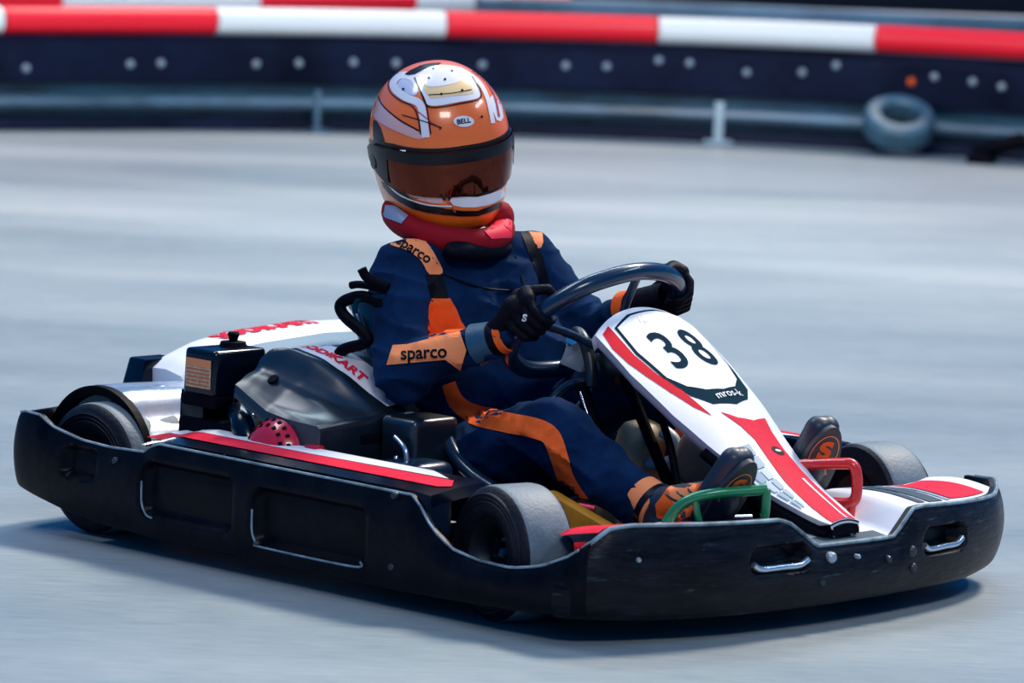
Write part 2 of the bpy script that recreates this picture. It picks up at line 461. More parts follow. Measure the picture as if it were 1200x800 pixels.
def shell(name, line, zb, zt, bulge, recess, m, parent, step=.007, rows=30, lip=.012, tuck=.03, thick=.005, flip=1):
    """upright plastic wall swept along a plan line (3D pts z=0), with a rolled lip above, a tucked foot and pressed recesses.
    zb, zt, bulge: functions of arc length s; recess: list of (s, z, half s, half z, radius, depth)"""
    L = path_len(line); n = max(4, int(L/step)); bm = bmesh.new(); grid = []
    for i in range(n+1):
        s = L*i/n
        p, t, nn = path_at(line, min(s, L-1e-5))
        # smooth tangent
        pa = path_at(line, max(0, s-.02))[0]; pb = path_at(line, min(L-1e-5, s+.02))[0]
        t = (pb-pa).normalized(); nn = V((t.y, -t.x, 0))*flip
        b, tp = zb(s), zt(s); row = []
        # foot tucked under
        for k in range(4):
            a = k/4; row.append(p - nn*(tuck*(1-a)**1.2 + .004) + V((0, 0, b - .004*(1-a))))
        for k in range(rows+1):
            q = k/rows; z = b + (tp-b)*q
            off = bulge(s)*math.sin(math.pi*min(1, max(0, q)))**.7 if 0 < q < 1 else 0
            for (cs, cz, hs, hz, rr, dp) in recess:
                d = sdf_rr(s, z, cs, cz, hs, hz, rr)
                if d < .001: off -= dp*smooth01(-d/.014)
            row.append(p + nn*off + V((0, 0, z)))
        for k in range(1, 6):
            a = R(90*k/5); row.append(p - nn*(lip*.5*(1-math.cos(a))) + V((0, 0, tp + lip*.5*math.sin(a))))
        row.append(p - nn*lip + V((0, 0, tp+lip*.45)))
        row.append(p - nn*(lip*1.25) + V((0, 0, tp-.012)))
        row.append(p - nn*(lip*1.3) + V((0, 0, tp-.04)))
        grid.append([bm.verts.new(v) for v in row])
    for A, B in zip(grid, grid[1:]):
        for k in range(len(A)-1): bm.faces.new((A[k], A[k+1], B[k+1], B[k]))
    return b2o(name, bm, m, parent)

# ---- right side pod (nearest the camera)
def pod_line(sg):
    pts = [(-.300, -.59), (-.288, -.636), (-.24, -.662), (0, -.664), (.3, -.664), (.7, -.664), (1.0, -.664), (1.2, -.662), (1.30, -.648), (1.335, -.632)]
    if sg < 0: pts = [(x, y) for x, y in pts if x < 1.1] + [(1.16, -.655), (1.19, -.63)]
    return catmull([(x, y*sg, 0) for x, y in pts], 10)
def pod_fns(line):
    xs = []; acc = 0; 
    ss = [0]
    for a, b in zip(line, line[1:]): ss.append(ss[-1]+(b-a).length)
    X = [p.x for p in line]
    return lambda s: lerp(s, ss, X)
ZTX = [-.30, -.25, -.20, -.165, -.07, .02, .13, .16, .9, .925, .955, 1.008, 1.08, 1.166, 1.24, 1.30, 1.34]
ZTZ = [.235, .245, .243, .225, .208, .204, .208, .230, .226, .205, .168, .138, .126, .124, .138, .165, .195]
ZBX = [-.30, -.2, -.09, .0, .2, .9, 1.2, 1.34]
ZBZ = [.095, .075, .055, .045, .04, .04, .05, .06]
for sg in (1, -1):
    ln = pod_line(sg); fx = pod_fns(ln)
    pod = shell('side_pod', ln, lambda s: lerp(fx(s), ZBX, ZBZ), lambda s: lerp(fx(s), ZTX, ZTZ), lambda s: .012,
        [(.97, .130, .165, .062, .03, .026), (.615, .140, .14, .06, .03, .024), (.285, .165, .055, .035, .02, .02)],
        M['plastic'], kart, flip=sg)
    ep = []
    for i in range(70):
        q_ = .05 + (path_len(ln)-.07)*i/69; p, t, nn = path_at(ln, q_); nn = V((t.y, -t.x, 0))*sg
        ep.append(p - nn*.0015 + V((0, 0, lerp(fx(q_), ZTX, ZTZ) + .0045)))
    b2o('lit_worn_edge', tube_bm(ep, .0026, seg=8, smooth=0), M['lit_wear'], pod)['label'] = 'pale upper edge, painted highlight with scuffs'  # lit crest of the pod painted as a pale line, partly scuffed plastic
    for cx_, hx_, cz_, hz_ in ((.97, .165, .130, .062), (.615, .14, .14, .06)):      # painted highlights where the recess lips catch the light
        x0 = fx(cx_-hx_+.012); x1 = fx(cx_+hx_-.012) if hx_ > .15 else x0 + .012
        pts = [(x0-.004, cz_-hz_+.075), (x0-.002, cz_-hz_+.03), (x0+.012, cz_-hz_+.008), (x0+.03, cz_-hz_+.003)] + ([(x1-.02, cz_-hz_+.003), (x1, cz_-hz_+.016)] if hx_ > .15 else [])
        b2o('lit_lip', tube_bm([(a_, -(.664+.0115)*sg, z_) for a_, z_ in pts], .0022, seg=8, smooth=5), M['lit_wear'], pod)
    # flat top shelf of the pod with its stickers
    def shelf(x, a, sg=sg):           # a: 0 outer edge .. 1 inner edge
        y = -(.650 - .150*a); z = lerp(x, [.12, .16, .9, .94], [.224, .238, .236, .232]) + .014*math.sin(a*math.pi/2)
        return V((x, y*sg, z))
    bm = bmesh.new(); g = []
    nx = 60
    for i in range(nx+1):
        x = .10 + .835*i/nx; row = []
        for k in range(9): row.append(bm.verts.new(shelf(x, k/8)))
        row.append(bm.verts.new(shelf(x, 1) + V((0, .008*sg, -.05))))
        g.append(row)
    for A, B in zip(g, g[1:]):
        for k in range(9): bm.faces.new((A[k], A[k+1], B[k+1], B[k]))
    last = g[-1]; low = [bm.verts.new(v.co + V((.004, 0, -.022))) for v in last]
    for k in range(9): bm.faces.new((last[k], last[k+1], low[k+1], low[k]))
    sh = b2o('pod_top', bm, M['gloss'], kart)
    fs = lambda a, b: shelf(a, b) + V((0, 0, .0018))
    apply_decal(flat_poly_bm([(.07, .30), (.905, .30), (.925, .45), (.90, .66), (.5, .62), (.08, .66)], .03), fs, 'red_stripe', M['pinkred'], sh)
    apply_decal(flat_poly_bm([(.08, .67), (.5, .635), (.88, .70), (.80, .97), (.3, .97), (.08, .97)], .03), fs, 'white_stripe', M['white'], sh)
    for (x, z) in [(.86, .225), (.86, .085), (.48, .075), (.05, .185)]:
        b2o('bolt', lathe_bm([(0, .004), (.006, .003), (.008, 0), (.008, -.006)], 12, zmat((x, -.674*sg, z), (0, -sg, 0), (1, 0, 0))), M['rim'], pod)

# ---- front bumper
FP = [(1.275, -.655), (1.305, -.642), (1.34, -.60), (1.38, -.51), (1.43, -.36), (1.455, -.18), (1.462, 0), (1.455, .18), (1.435, .36), (1.395, .51), (1.345, .60), (1.30, .655), (1.255, .68), (1.20, .70)]
FL = catmull([(x, y, 0) for x, y in FP], 14)
fss = [0]
for a, b in zip(FL, FL[1:]): fss.append(fss[-1]+(b-a).length)
fy = lambda s: lerp(s, fss, [p.y for p in FL])
fs_of = lambda y: lerp(y, [p.y for p in FL], fss)
FZY = [-.66, -.63, -.59, -.55, -.22, -.19, -.115, .125, .185, .22, .45, .56, .62, .66, .70]
FZZ = [.130, .185, .222, .228, .222, .212, .163, .160, .210, .212, .200, .196, .198, .208, .200]
FBY = [-.66, -.5, 0, .4, .60, .70]
FBZ = [.052, .046, .046, .046, .06, .085]
fb = shell('front_bumper', FL, lambda s: lerp(fy(s), FBY, FBZ), lambda s: lerp(fy(s), FZY, FZZ) - .008, lambda s: .016,
    [(fs_of(-.225), .148, .082, .030, .026, .040), (fs_of(.285), .140, .082, .030, .026, .040)], M['scuffed'], kart, step=.006, rows=34, lip=.018)
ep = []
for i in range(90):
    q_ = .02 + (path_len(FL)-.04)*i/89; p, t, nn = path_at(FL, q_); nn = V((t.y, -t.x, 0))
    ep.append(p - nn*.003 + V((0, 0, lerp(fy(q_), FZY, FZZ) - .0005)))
b2o('lit_worn_edge', tube_bm(ep, .0042, seg=8, smooth=0), M['lit_wear'], fb)['label'] = 'pale upper edge, painted highlight with scuffs'  # bumper's lit lip painted pale, partly scuffed plastic
# bright grab bars along the lower edge of the two recesses
for y0 in (-.215, .295):
    pts = []
    for y in (-.075, -.055, .0, .045, .068):
        p, t, nn = path_at(FL, fs_of(y0+y)); nn = V((t.y, -t.x, 0))
        pts.append(p + nn*(.006) + V((0, 0, .127 + (.004 if abs(y) < .06 else .014) - (y0 > 0)*.008)))
    tube('grab_bar', pts, .0065, M['steel'], fb, seg=10)
# bolts on the front face
for y, z, r_, mm in [(-.088, .140, .011, 'greybolt'), (-.115, .094, .008, 'rim'), (-.012, .135, .005, 'greybolt'), (.085, .120, .008, 'rim'), (.165, .128, .012, 'rim'), (.17, .095, .010, 'rim'), (-.54, .165, .005, 'greybolt')]:
    p, t, nn = path_at(FL, fs_of(y)); nn = V((t.y, -t.x, 0))
    b2o('bolt', lathe_bm([(0, .005), (r_*.7, .004), (r_, 0), (r_, -.01)], 14, zmat(p + nn*.016 + V((0, 0, z)), nn)), M[mm], fb)
# white top cover of the bumper
def ftop(y, a):        # a 0 front edge .. 1 back
    p, t, nn = path_at(FL, fs_of(y)); nn = V((t.y, -t.x, 0))
    z = lerp(y, FZY, FZZ) - .001
    q = p - nn*.014
    back = V((1.23 if abs(y) < .45 else 1.23-.3*(abs(y)-.45), p.y*.93, 0))
    drop_ = lerp(y, [-.2, -.12], [-.035, 0])
    return q.lerp(back, a) + V((0, 0, z + (.006+drop_)*a + .016*math.sin(a*math.pi)*.6*(1 if y > -.15 else 0)))
bm = bmesh.new(); g = []
NY = 110
for i in range(NY+1):
    y = -.585 + 1.205*i/NY
    g.append([bm.verts.new(ftop(y, k/8)) for k in range(9)] + [bm.verts.new(ftop(y, 1) + V((-.006, 0, -.03)))])
for A, B in zip(g, g[1:]):
    for k in range(9): bm.faces.new((A[k], A[k+1], B[k+1], B[k]))
tc = b2o('top_cover', bm, M['white'], fb); tc['label'] = 'white top cover with red and grey stickers'
ft = lambda y, a: ftop(y, a) + V((0, 0, .0018))
for pts, mm, nm in [([(-.60, .05), (-.42, .05), (-.36, .4), (-.40, .95), (-.60, .95)], 'pinkred', 'red_sticker'),
                ([(.37, .08), (.55, .06), (.56, .95), (.37, .90)], 'pinkred', 'red_sticker'),
                ([(.235, .05), (.262, .05), (.262, .95), (.235, .95)], 'darksticker', 'grey_sticker'),
                ([(.275, .05), (.33, .05), (.33, .95), (.275, .95)], 'darksticker', 'grey_sticker'),
                ([(.345, .05), (.36, .05), (.36, .95), (.345, .95)], 'greysticker', 'grey_sticker'),
                ([(-.10, .0), (.115, .0), (.115, .16), (-.10, .16)], 'darksticker', 'grey_sticker'),
                ([(.04, .50), (.11, .62), (.15, .98), (.03, .98)], 'darksticker', 'grey_sticker'),
                ([(-.35, .05), (-.12, .05), (-.12, .95), (-.35, .95)], 'gloss', 'black_sticker')]:
    apply_decal(flat_poly_bm(pts, .02), ft, nm, M[mm], tc)

# ---- rear bumper: upright wall behind the wheels plus pale cover on top
RL = catmull([(x, y, 0) for x, y in [(-.26, -.652), (-.288, -.630), (-.305, -.58), (-.325, -.45), (-.335, -.2), (-.335, .2), (-.325, .45), (-.305, .58), (-.288, .630), (-.26, .652)]], 12)
shell('rear_bumper', RL, lambda s: .09, lambda s: .236, lambda s: .01, [], M['plastic'], kart, flip=-1, rows=16)
# curved guard over each rear wheel
for sg in (-1, 1):
    bm = bmesh.new(); g = []
    for i in range(33):
        a = R(175 - 160*i/32); row = []
        for (r_, y) in ((.138, -.540), (.158, -.545), (.158, -.525), (.138, -.520)):
            row.append(bm.verts.new((-.155 + r_*1.03*math.cos(a), -y*sg, .148 + r_*math.sin(a))))
        g.append(row)
    for A, B in zip(g, g[1:]):
        for k in range(4): bm.faces.new((A[k], A[(k+1) % 4], B[(k+1) % 4], B[k]))
    # inner disc wall of the guard
    wg = b2o('wheel_guard', bm, M['matte'], kart)
    bm = bmesh.new(); g = []
    for i in range(41):
        a = R(172 - 164*i/40); rr0 = .150 + .006*math.sin(i*.55)
        g.append([bm.verts.new((-.155 + (rr0+dr)*1.03*math.cos(a), y*sg, .150 + (rr0+dr)*math.sin(a))) for dr, y in ((0, .525), (.004, .50), (.002, .40), (-.002, .30), (-.004, .20), (-.012, .195))])
    for A, B in zip(g, g[1:]):
        for k in range(5): bm.faces.new((A[k], A[k+1], B[k+1], B[k]))
    b2o('guard_cover', bm, M['steel'], wg)['label'] = 'curved guard cover with its sheen coloured silver'  # silver stands in for light shining on dark glossy plastic
# pale rear cover with red lettering
def rcov(y, a):      # a 0 rear lower edge .. 1 front edge
    prof = [(-.345, -.05), (-.350, -.01), (-.335, .022), (-.30, .038), (-.25, .040), (-.20, .030), (-.17, .0), (-.165, -.05)]
    f = a*(len(prof)-1); k = min(int(f), len(prof)-2); f -= k
    x = prof[k][0]*(1-f) + prof[k+1][0]*f; z = prof[k][1]*(1-f) + prof[k+1][1]*f
    base = lerp(y, [-.30, -.24, -.15, -.05, .15, .39, .5, .6], [.255, .292, .322, .338, .350, .345, .335, .30])
    return V((x, y, base+z))
bm = bmesh.new(); g = []
for i in range(61):
    y = -.27 + .87*i/60
    g.append([bm.verts.new(rcov(y, k/28)) for k in range(29)])
for A, B in zip(g, g[1:]):
    for k in range(28): bm.faces.new((A[k], A[k+1], B[k+1], B[k]))
for G in (g[0], g[-1]):
    low = [bm.verts.new(v.co + V((0, 0, -.02 if k not in (0, 28) else 0))) for k, v in enumerate(G)]
    bm.faces.new([v for v in G])
    for v in low: bm.verts.remove(v)
rc = b2o('rear_cover', bm, M['white'], kart); rc['label'] = 'white rear cover with red lettering'
apply_decal(text_bm('SODIKART', .062, .01, bold=.003, sx=1.0), lambda a, b: rcov(.045 + a, .50 - b*4.2) + V((0, 0, .002)), 'red_lettering', M['pinkred'], rc)
apply_decal(flat_poly_bm([(-.266, .74), (.58, .74), (.58, 1.0), (-.266, 1.0)], .03), lambda a, b: rcov(a, b) + V((.002, 0, .001)), 'grey_band', M['greysticker'], rc)
bm = box_bm((-.320, -.245, .300), (.06, .125, .062), .006, taper=(.9, .72))
b2o('cover_end', bm, M['gloss'], rc)

# ---- wheels
def make_wheel(cx, cy, r, w, side, steer=0):
    """side -1 = right; returns the wheel part with its tyre, hub and valve"""
    o_ = V((cx, cy, r)); d = V((math.sin(R(steer))*-1*0, side, 0)); d = Matrix.Rotation(R(steer), 3, 'Z') @ V((0, side, 0))
    Mx = zmat(o_, d)
    h = w/2; rr = .064
    rim = b2o('wheel', lathe_bm([(0, h-.050), (.020, h-.048), (.022, h-.036), (.034, h-.036), (.038, h-.050), (.050, h-.046), (.055, h-.02), (rr, h-.010), (rr+.004, h-.004), (rr+.006, h-.010), (rr+.002, h-.02), (.058, h-.04), (.057, -h+.03), (rr+.004, -h+.01), (0, -h+.03)], 48, Mx), M['rim'], kart)
    tp = [(rr, h-.012), (rr+.010, h-.002), (rr+.03, h+.002)]
    for k in range(3): tp += [(rr+.034+.008*k, h+.0015), (rr+.036+.008*k, h+.0035), (rr+.038+.008*k, h+.001)]
    tp += [(r-.014, h-.002), (r-.006, h-.008)]
    t1 = tp + [(r-.002, h-.014)]
    n1 = len(t1)
    full = t1 + [(r, h-.024), (r, -h+.024), (r-.002, -h+.014), (r-.008, -h+.006), (rr+.02, -h), (rr, -h+.012)]
    bm = lathe_bm(full, 72, Mx)
    ty = b2o('tyre', bm, [M['tyre'], M['tread']], rim)
    inv = Mx.inverted()
    for p in ty.data.polygons:
        c = inv @ p.center
        if math.hypot(c.x, c.y) > r-.004: p.material_index = 1
    for k in range(3):
        a = 2*math.pi*k/3
        b2o('wheel_bolt', lathe_bm([(0, .008), (.006, .008), (.007, 0)], 6, Mx @ Matrix.Translation((.028*math.cos(a), .028*math.sin(a), h-.036))), M['chrome'], rim)
    hub = b2o('hub', lathe_bm([(0, .014), (.009, .012), (.011, 0), (.011, -.02)], 16, Mx @ Matrix.Translation((0, 0, h-.045))), M['steel'], rim)
    return rim
make_wheel(1.062, -.545, .132, .125, -1, -13)
make_wheel(1.066, .545, .132, .125, 1, -10)
make_wheel(-.125, -.500, .138, .19, -1)
make_wheel(-.125, .500, .138, .19, 1)
tube('rear_axle', [(-.125, -.42, .138), (-.125, .42, .138)], .02, M['steel'], kart, smooth=0)
# brake disc / silver silencer lying across the rear
Mx = zmat((-.155, -.02, .235), (0, 1, 0))
b2o('silencer', lathe_bm([(0, -.375), (.052, -.372), (.062, -.360), (.064, -.34), (.062, -.335), (.062, .27), (.055, .29), (0, .29)], 40, Mx), M['steel'], kart)

# ---- chassis
b2o('floor_tray', box_bm((.90, 0, .042), (1.04, .52, .006), .002), M['matte'], kart)
for sg in (-1, 1):        # plates added under pods and nose to keep the ground shadow unbroken
    bm = bmesh.new()
    P_ = [(-.05, .63), (-.05, .60), (.06, .60), (.06, .262), (.94, .262), (.94, .58), (1.20, .60), (1.20, .262), (1.42, .262), (1.36, .55), (1.28, .64)]
    up = [bm.verts.new((x, y*sg, .052)) for x, y in P_]; dn = [bm.verts.new((x, y*sg, .046)) for x, y in P_]
    bm.faces.new(up); bm.faces.new(dn[::-1])
    for k in range(len(P_)): bm.faces.new((up[k], up[(k+1) % len(P_)], dn[(k+1) % len(P_)], dn[k]))
    bmesh.ops.triangulate(bm, faces=bm.faces)
    b2o('shadow_plate', bm, M['matte'], kart, smooth=False)
for sg in (-1, 1):
    fr = tube('chassis_tube', [(-.20, .30*sg, .075), (.1, .30*sg, .06), (.75, .30*sg, .055), (.98, .24*sg, .055), (1.28, .17*sg, .055)], .014, M['redmetal'], kart)
    tube('side_hoop', [(.32, .30*sg, .06), (.34, .52*sg, .07), (.40, .60*sg, .09), (.8, .60*sg, .09), (.90, .52*sg, .075), (.92, .28*sg, .06)], .011, M['redmetal'], kart)
    tube('stub_axle', [(1.06, .27*sg, .09), (1.06, .40*sg, .13), (1.062, .50*sg, .132)], .018, M['redmetal'], kart, smooth=4)
    tube('tie_rod', [(.90, .05*sg, .12), (1.0, .42*sg, .11)], .006, M['steel'], kart, smooth=0)
tube('front_cross_tube', [(1.28, -.30, .06), (1.37, -.2, .075), (1.39, 0, .08), (1.37, .2, .075), (1.28, .30, .06)], .012, M['redmetal'], kart)
tube('rear_cross_tube', [(-.18, -.32, .075), (-.18, .32, .075)], .014, M['redmetal'], kart, smooth=0)
# amber guard below the driver's leg
bm = box_bm((.975, -.265, .125), (.20, .03, .12), .012, euler(8, 16, 0))
b2o('leg_guard', bm, M['amber'], kart)
bm = box_bm((1.30, -.52, .15), (.05, .03, .05), .01); b2o('red_bracket', bm, M['redmetal'], kart)

# ---- seat: a moulded bucket
def seat_pt(u, v):
    """u 0 front lip .. 1 top of back, v -1..1 across"""
    prof = [(.68, .14), (.60, .085), (.50, .065), (.38, .062), (.29, .085), (.235, .15), (.215, .25), (.19, .36), (.165, .46), (.15, .50)]
    f = u*(len(prof)-1); k = min(int(f), len(prof)-2); f -= k
    x = prof[k][0]*(1-f)+prof[k+1][0]*f; z = prof[k][1]*(1-f)+prof[k+1][1]*f
    w = lerp(u, [0, .3, .6, .85, 1], [.15, .19, .20, .18, .12])
    side = abs(v)**3
    lift = lerp(u, [0, .15, .35, .6, .9, 1], [.03, .09, .16, .10, .02, 0])
    fwd = lerp(u, [0, .35, .6, .85, 1], [0, .06, .14, .08, .0])
    return V((x + fwd*side, w*v, z + lift*side))
bm = bmesh.new(); g = []
for i in range(41): g.append([bm.verts.new(seat_pt(i/40, -1+2*k/30)) for k in range(31)])
for A, B in zip(g, g[1:]):
    for k in range(30): bm.faces.new((A[k], A[k+1], B[k+1], B[k]))
seat = b2o('seat', bm, M['gloss'], kart)
sm = seat.modifiers.new('s', 'SOLIDIFY'); sm.thickness = .008; sm.offset = 1
tube('seat_rim', [seat_pt(u, -1) for u in (0, .15, .3, .45, .6, .75, .9)] + [seat_pt(1, v) for v in (-.8, 0, .8)] + [seat_pt(u, 1) for u in (.9, .75, .6, .45, .3, .15, 0)], .009, M['bluesteel'], seat, smooth=6)
# blue-black diagonal stay at the side of the seat
tube('seat_stay', [(.545, -.225, .285), (.60, -.24, .235), (.66, -.25, .205), (.73, -.26, .185)], .015, M['bluesteel'], kart, smooth=6)
# bent tube and clips behind the driver's right elbow
rh = tube('rear_hoop', [(.30, -.30, .34), (.315, -.30, .415), (.37, -.29, .44), (.38, -.285, .455), (.305, -.285, .495), (.30, -.28, .52), (.36, -.27, .535), (.42, -.25, .50)], .0125, M['matte'], kart, smooth=8)
tube('hoop_clip', [(.32, -.28, .556), (.345, -.275, .56), (.40, -.26, .555)], .008, M['matte'], rh, smooth=4)
tube('hoop_clip', [(.36, -.29, .595), (.37, -.28, .575), (.41, -.26, .56)], .010, M['matte'], rh, smooth=4)
tube('hoop_clip', [(.34, -.285, .50), (.345, -.28, .53), (.40, -.26, .54)], .006, M['darkgreen'], rh, smooth=4)

# ---- engine on the right
eng = b2o('engine_block', box_bm((.17, -.43, .17), (.24, .15, .20), .012), M['matte'], kart)
for k in range(6):
    b2o('cooling_fin', box_bm((.075, -.435, .10+.022*k), (.09, .17, .006), .002), M['rim'], eng)
# air box with label and cap
ab = b2o('air_box', box_bm((.108, -.428, .362), (.098, .150, .100), .012, seg=3, taper=(.98, .97)), M['gloss'], kart)
bm = box_bm((.112, -.424, .305), (.108, .165, .026), .008); b2o('air_box_base', bm, M['matte'], ab)
b2o('air_box_side', box_bm((.082, -.455, .265), (.075, .085, .12), .012), M['gloss'], ab)
# label on the face that looks to the right
apply_decal(flat_poly_bm([(-.038, -.030), (.038, -.030), (.038, .030), (-.038, .030)], .02), lambda a, b: V((.108+a, -.5035 , .362+b)), 'warning_label', M['warnbg'], ab)
apply_decal(flat_poly_bm([(-.038, .014), (.038, .014), (.038, .030), (-.038, .030)], .02), lambda a, b: V((.108+a, -.5042, .362+b)), 'label_band', M['warn'], ab)
for i in range(5):
    for j in range(2):
        apply_decal(flat_poly_bm([(-.017, -.0015), (.017, -.0015), (.017, .0015), (-.017, .0015)], .05), lambda a, b: V((.108-.018+.036*j+a, -.5044, .370-.0080*i+b)), 'label_line', M['helrust'], ab)
bm = lathe_bm([(0, .030), (.010, .030), (.013, .026), (.010, .018), (.009, .012), (.026, .010), (.028, .004), (.030, 0), (0, 0)], 24, Matrix.Translation((.105, -.405, .412)))
b2o('air_box_knob', bm, M['matte'], ab)
tube('air_hose', [(.20, -.47, .29), (.245, -.50, .27), (.27, -.505, .23), (.262, -.50, .18)], .026, M['gloss'], kart)
tube('chrome_elbow', [(.225, -.525, .225), (.232, -.53, .205), (.228, -.53, .18)], .007, M['chrome'], kart)
# red recoil starter
Ms = zmat((.352, -.512, .230), (-.05, -1, .22))
rs = b2o('recoil_starter', lathe_bm([(0, .040), (.030, .040), (.045, .036), (.060, .024), (.072, .006), (.080, -.02), (.084, -.05), (.084, -.07), (0, -.07)], 48, Ms), M['redmetal'], kart)
for ring, n_ in ((.052, 16), (.064, 20)):
    for k in range(n_):
        a = 2*math.pi*k/n_
        hh = .029 if ring < .06 else .017
        bm = box_bm((0, 0, 0), (.009, .007, .004), .001)
        bmesh.ops.transform(bm, matrix=Ms @ Matrix.Rotation(a, 4, 'Z') @ Matrix.Translation((ring, 0, hh+.002)) @ Matrix.Rotation(R(38), 4, 'Y'), verts=bm.verts)
        b2o('starter_slot', bm, M['ink'], rs)
b2o('starter_grip', box_bm((.462, -.505, .245), (.035, .03, .03), .008), M['redmetal'], rs)
tube('starter_bolt', [(.455, -.50, .195), (.455, -.53, .195)], .008, M['chrome'], rs, smooth=0)
b2o('red_housing', box_bm((.385, -.47, .20), (.08, .07, .12), .02), M['redmetal'], rs)

# big smooth moulded cover: ridge running forward and inward, scooped side panel, square front
def cov_z(x, y):
    zr = lerp(x, [.225, .245, .275, .33, .38, .42, .465], [.405, .426, .430, .413, .382, .347, .314])
    yr = lerp(x, [.235, .465], [-.435, -.315])
    ze = lerp(x, [.225, .26, .32, .38, .465], [.352, .335, .308, .300, .297])
    if y >= yr: return zr - .004*smooth01((y-yr)/.02) - .02*smooth01((y+.235)/.04)
    t = (yr-y)/(yr+.507)
    g_ = lerp(t, [0, .07, .16, .30, .55, .80, .93, 1], [1, .93, .62, .47, .40, .16, .10, 0])
    return ze + (zr-ze)*g_
def cov_s(x, y):
    z = 0
    for dx, dy in ((0, 0), (.006, 0), (-.006, 0), (0, .006), (0, -.006), (.004, .004), (-.004, -.004)):
        z += cov_z(min(.465, max(.225, x+dx)), max(-.507, y+dy))
    return z/7
bm = bmesh.new(); g = []
NXc, NYc = 56, 66
for i in range(NXc+1):
    x = .225 + .24*i/NXc; row = []
    lowz = lerp(x, [.225, .385, .40, .465], [-.022, -.022, -.14, -.14])
    for k in range(5):
        q = 1-k/5; row.append(V((x, -.510 + .003*(1-q)**2, cov_s(x, -.507) - .004 + lowz*q)))
    for k in range(NYc+1):
        y = -.507 + .315*k/NYc; row.append(V((x, y, cov_s(x, y))))
    row.append(V((x, -.188, row[-1].z-.01))); row.append(V((x, -.186, .20)))
    g.append(row)
# rounded square front face
last = g[-1]
for dx, dz, f in ((.004, -.002, 1), (.007, -.007, 1), (.008, -.016, 1), (.008, 0, .5), (.006, 0, 0)):
    row = []
    for v in last:
        z = v.z + dz if f == 1 else (.158 + (v.z-.016-.158)*f)
        row.append(V((v.x+dx, v.y + (.006 if v.y < -.49 else 0)*(dx/.008), min(z, v.z))))
    g.append(row)
G = [[bm.verts.new(v) for v in row] for row in g]
for A, B in zip(G, G[1:]):
    for k in range(len(A)-1): bm.faces.new((A[k], A[k+1], B[k+1], B[k]))
low = [bm.verts.new((v.co.x-.002, v.co.y, v.co.z-.03)) for v in G[0]]
for k in range(len(low)-1): bm.faces.new((G[0][k], G[0][k+1], low[k+1], low[k]))
shr = b2o('engine_cover', bm, M['cover'], kart)
def bvh_of(o):
    me = o.data; return BVHTree.FromPolygons([v.co for v in me.vertices], [tuple(p.vertices) for p in me.polygons])
sb = bvh_of(shr)
def drop(b, x, y, off=.0016):
    h = b.ray_cast(V((x, y, 1.5)), V((0, 0, -1)))
    return None if h[0] is None else h[0] + V((0, 0, off))
apply_decal(flat_poly_bm([(.250, -.398), (.250, -.300), (.34, -.262), (.445, -.222), (.452, -.292), (.36, -.350)], .012), lambda a, b: drop(sb, a, b), 'white_sticker', M['helwhite'], shr)
apply_decal(text_bm('SODIKART', .034, .006, bold=.0015, sx=.9, rot=R(20)), lambda a, b: drop(sb, .325+a, -.330+b*1.1, .003), 'red_lettering', M['pinkred'], shr)
b2o('cover_slot', box_bm((.4725, -.345, .262), (.006, .085, .020), .005), M['ink'], shr)
b2o('cover_step', box_bm((.53, -.275, .245), (.10, .13, .13), .014, seg=3), M['cover'], shr)
b2o('cover_screw', lathe_bm([(0, .006), (.012, .004), (.013, 0)], 14, zmat((.285, -.458, cov_s(.285, -.458)), (0, -.7, 1))), M['matte'], shr)
tube('fuel_hose', [(.545, -.36, .275), (.585, -.37, .255), (.59, -.37, .215), (.565, -.37, .205), (.55, -.36, .235)], .005, M['steel'], kart, smooth=6)
b2o('side_tank', box_bm((.60, -.36, .15), (.12, .14, .17), .03, seg=3), M['bluesteel'], kart)

# ---- steering
SC = V((.735, .02, .505)); SA = R(42); E1 = V((0, 1, 0)); E2 = V((math.cos(SA), 0, math.sin(SA))); EN = V((-math.sin(SA), 0, math.cos(SA)))
def sp(a, b, n=0): return SC + E1*a + E2*b + EN*n
RIM = [(-.215, -.02), (-.208, .07), (-.17, .132), (-.11, .168), (-.03, .186), (.07, .168), (.155, .11), (.195, .02), (.185, -.08), (.13, -.142), (.03, -.160), (-.08, -.152), (-.165, -.105), (-.205, -.06)]
sw = tube('steering_wheel', [sp(a, b) for a, b in RIM], .0182, M['bluesteel'], kart, closed=True, smooth=7, seg=16)
hubp = V((.80, .02, .44))
for a, b in ((-.19, .02), (.17, .03), (.02, -.15), (-.02, .17)):
    tube('wheel_spoke', [sp(a, b), sp(a*.5, b*.5, -.03), hubp], .009, M['bluesteel'], sw, smooth=4)
b2o('steering_hub', lathe_bm([(0, .03), (.03, .028), (.04, .015), (.042, -.02), (.03, -.04), (0, -.04)], 28, zmat(hubp, EN)), M['rim'], sw)
colm = tube('steering_column', [hubp, (.87, .02, .33), (1.0, .02, .13), (1.03, .02, .08)], .012, M['matte'], kart, smooth=0)
for dy in (-.012, .014):
    tube('column_cable', [(.775+.0, -.05+dy, .375), (.84, -.05+dy, .25), (.88, -.05+dy, .17)], .0035, M['chrome'], colm, smooth=0)
tube('column_stay', [(.765, -.05, .39), (.86, -.05, .21), (.92, -.05, .10)], .014, M['matte'], colm, smooth=0)
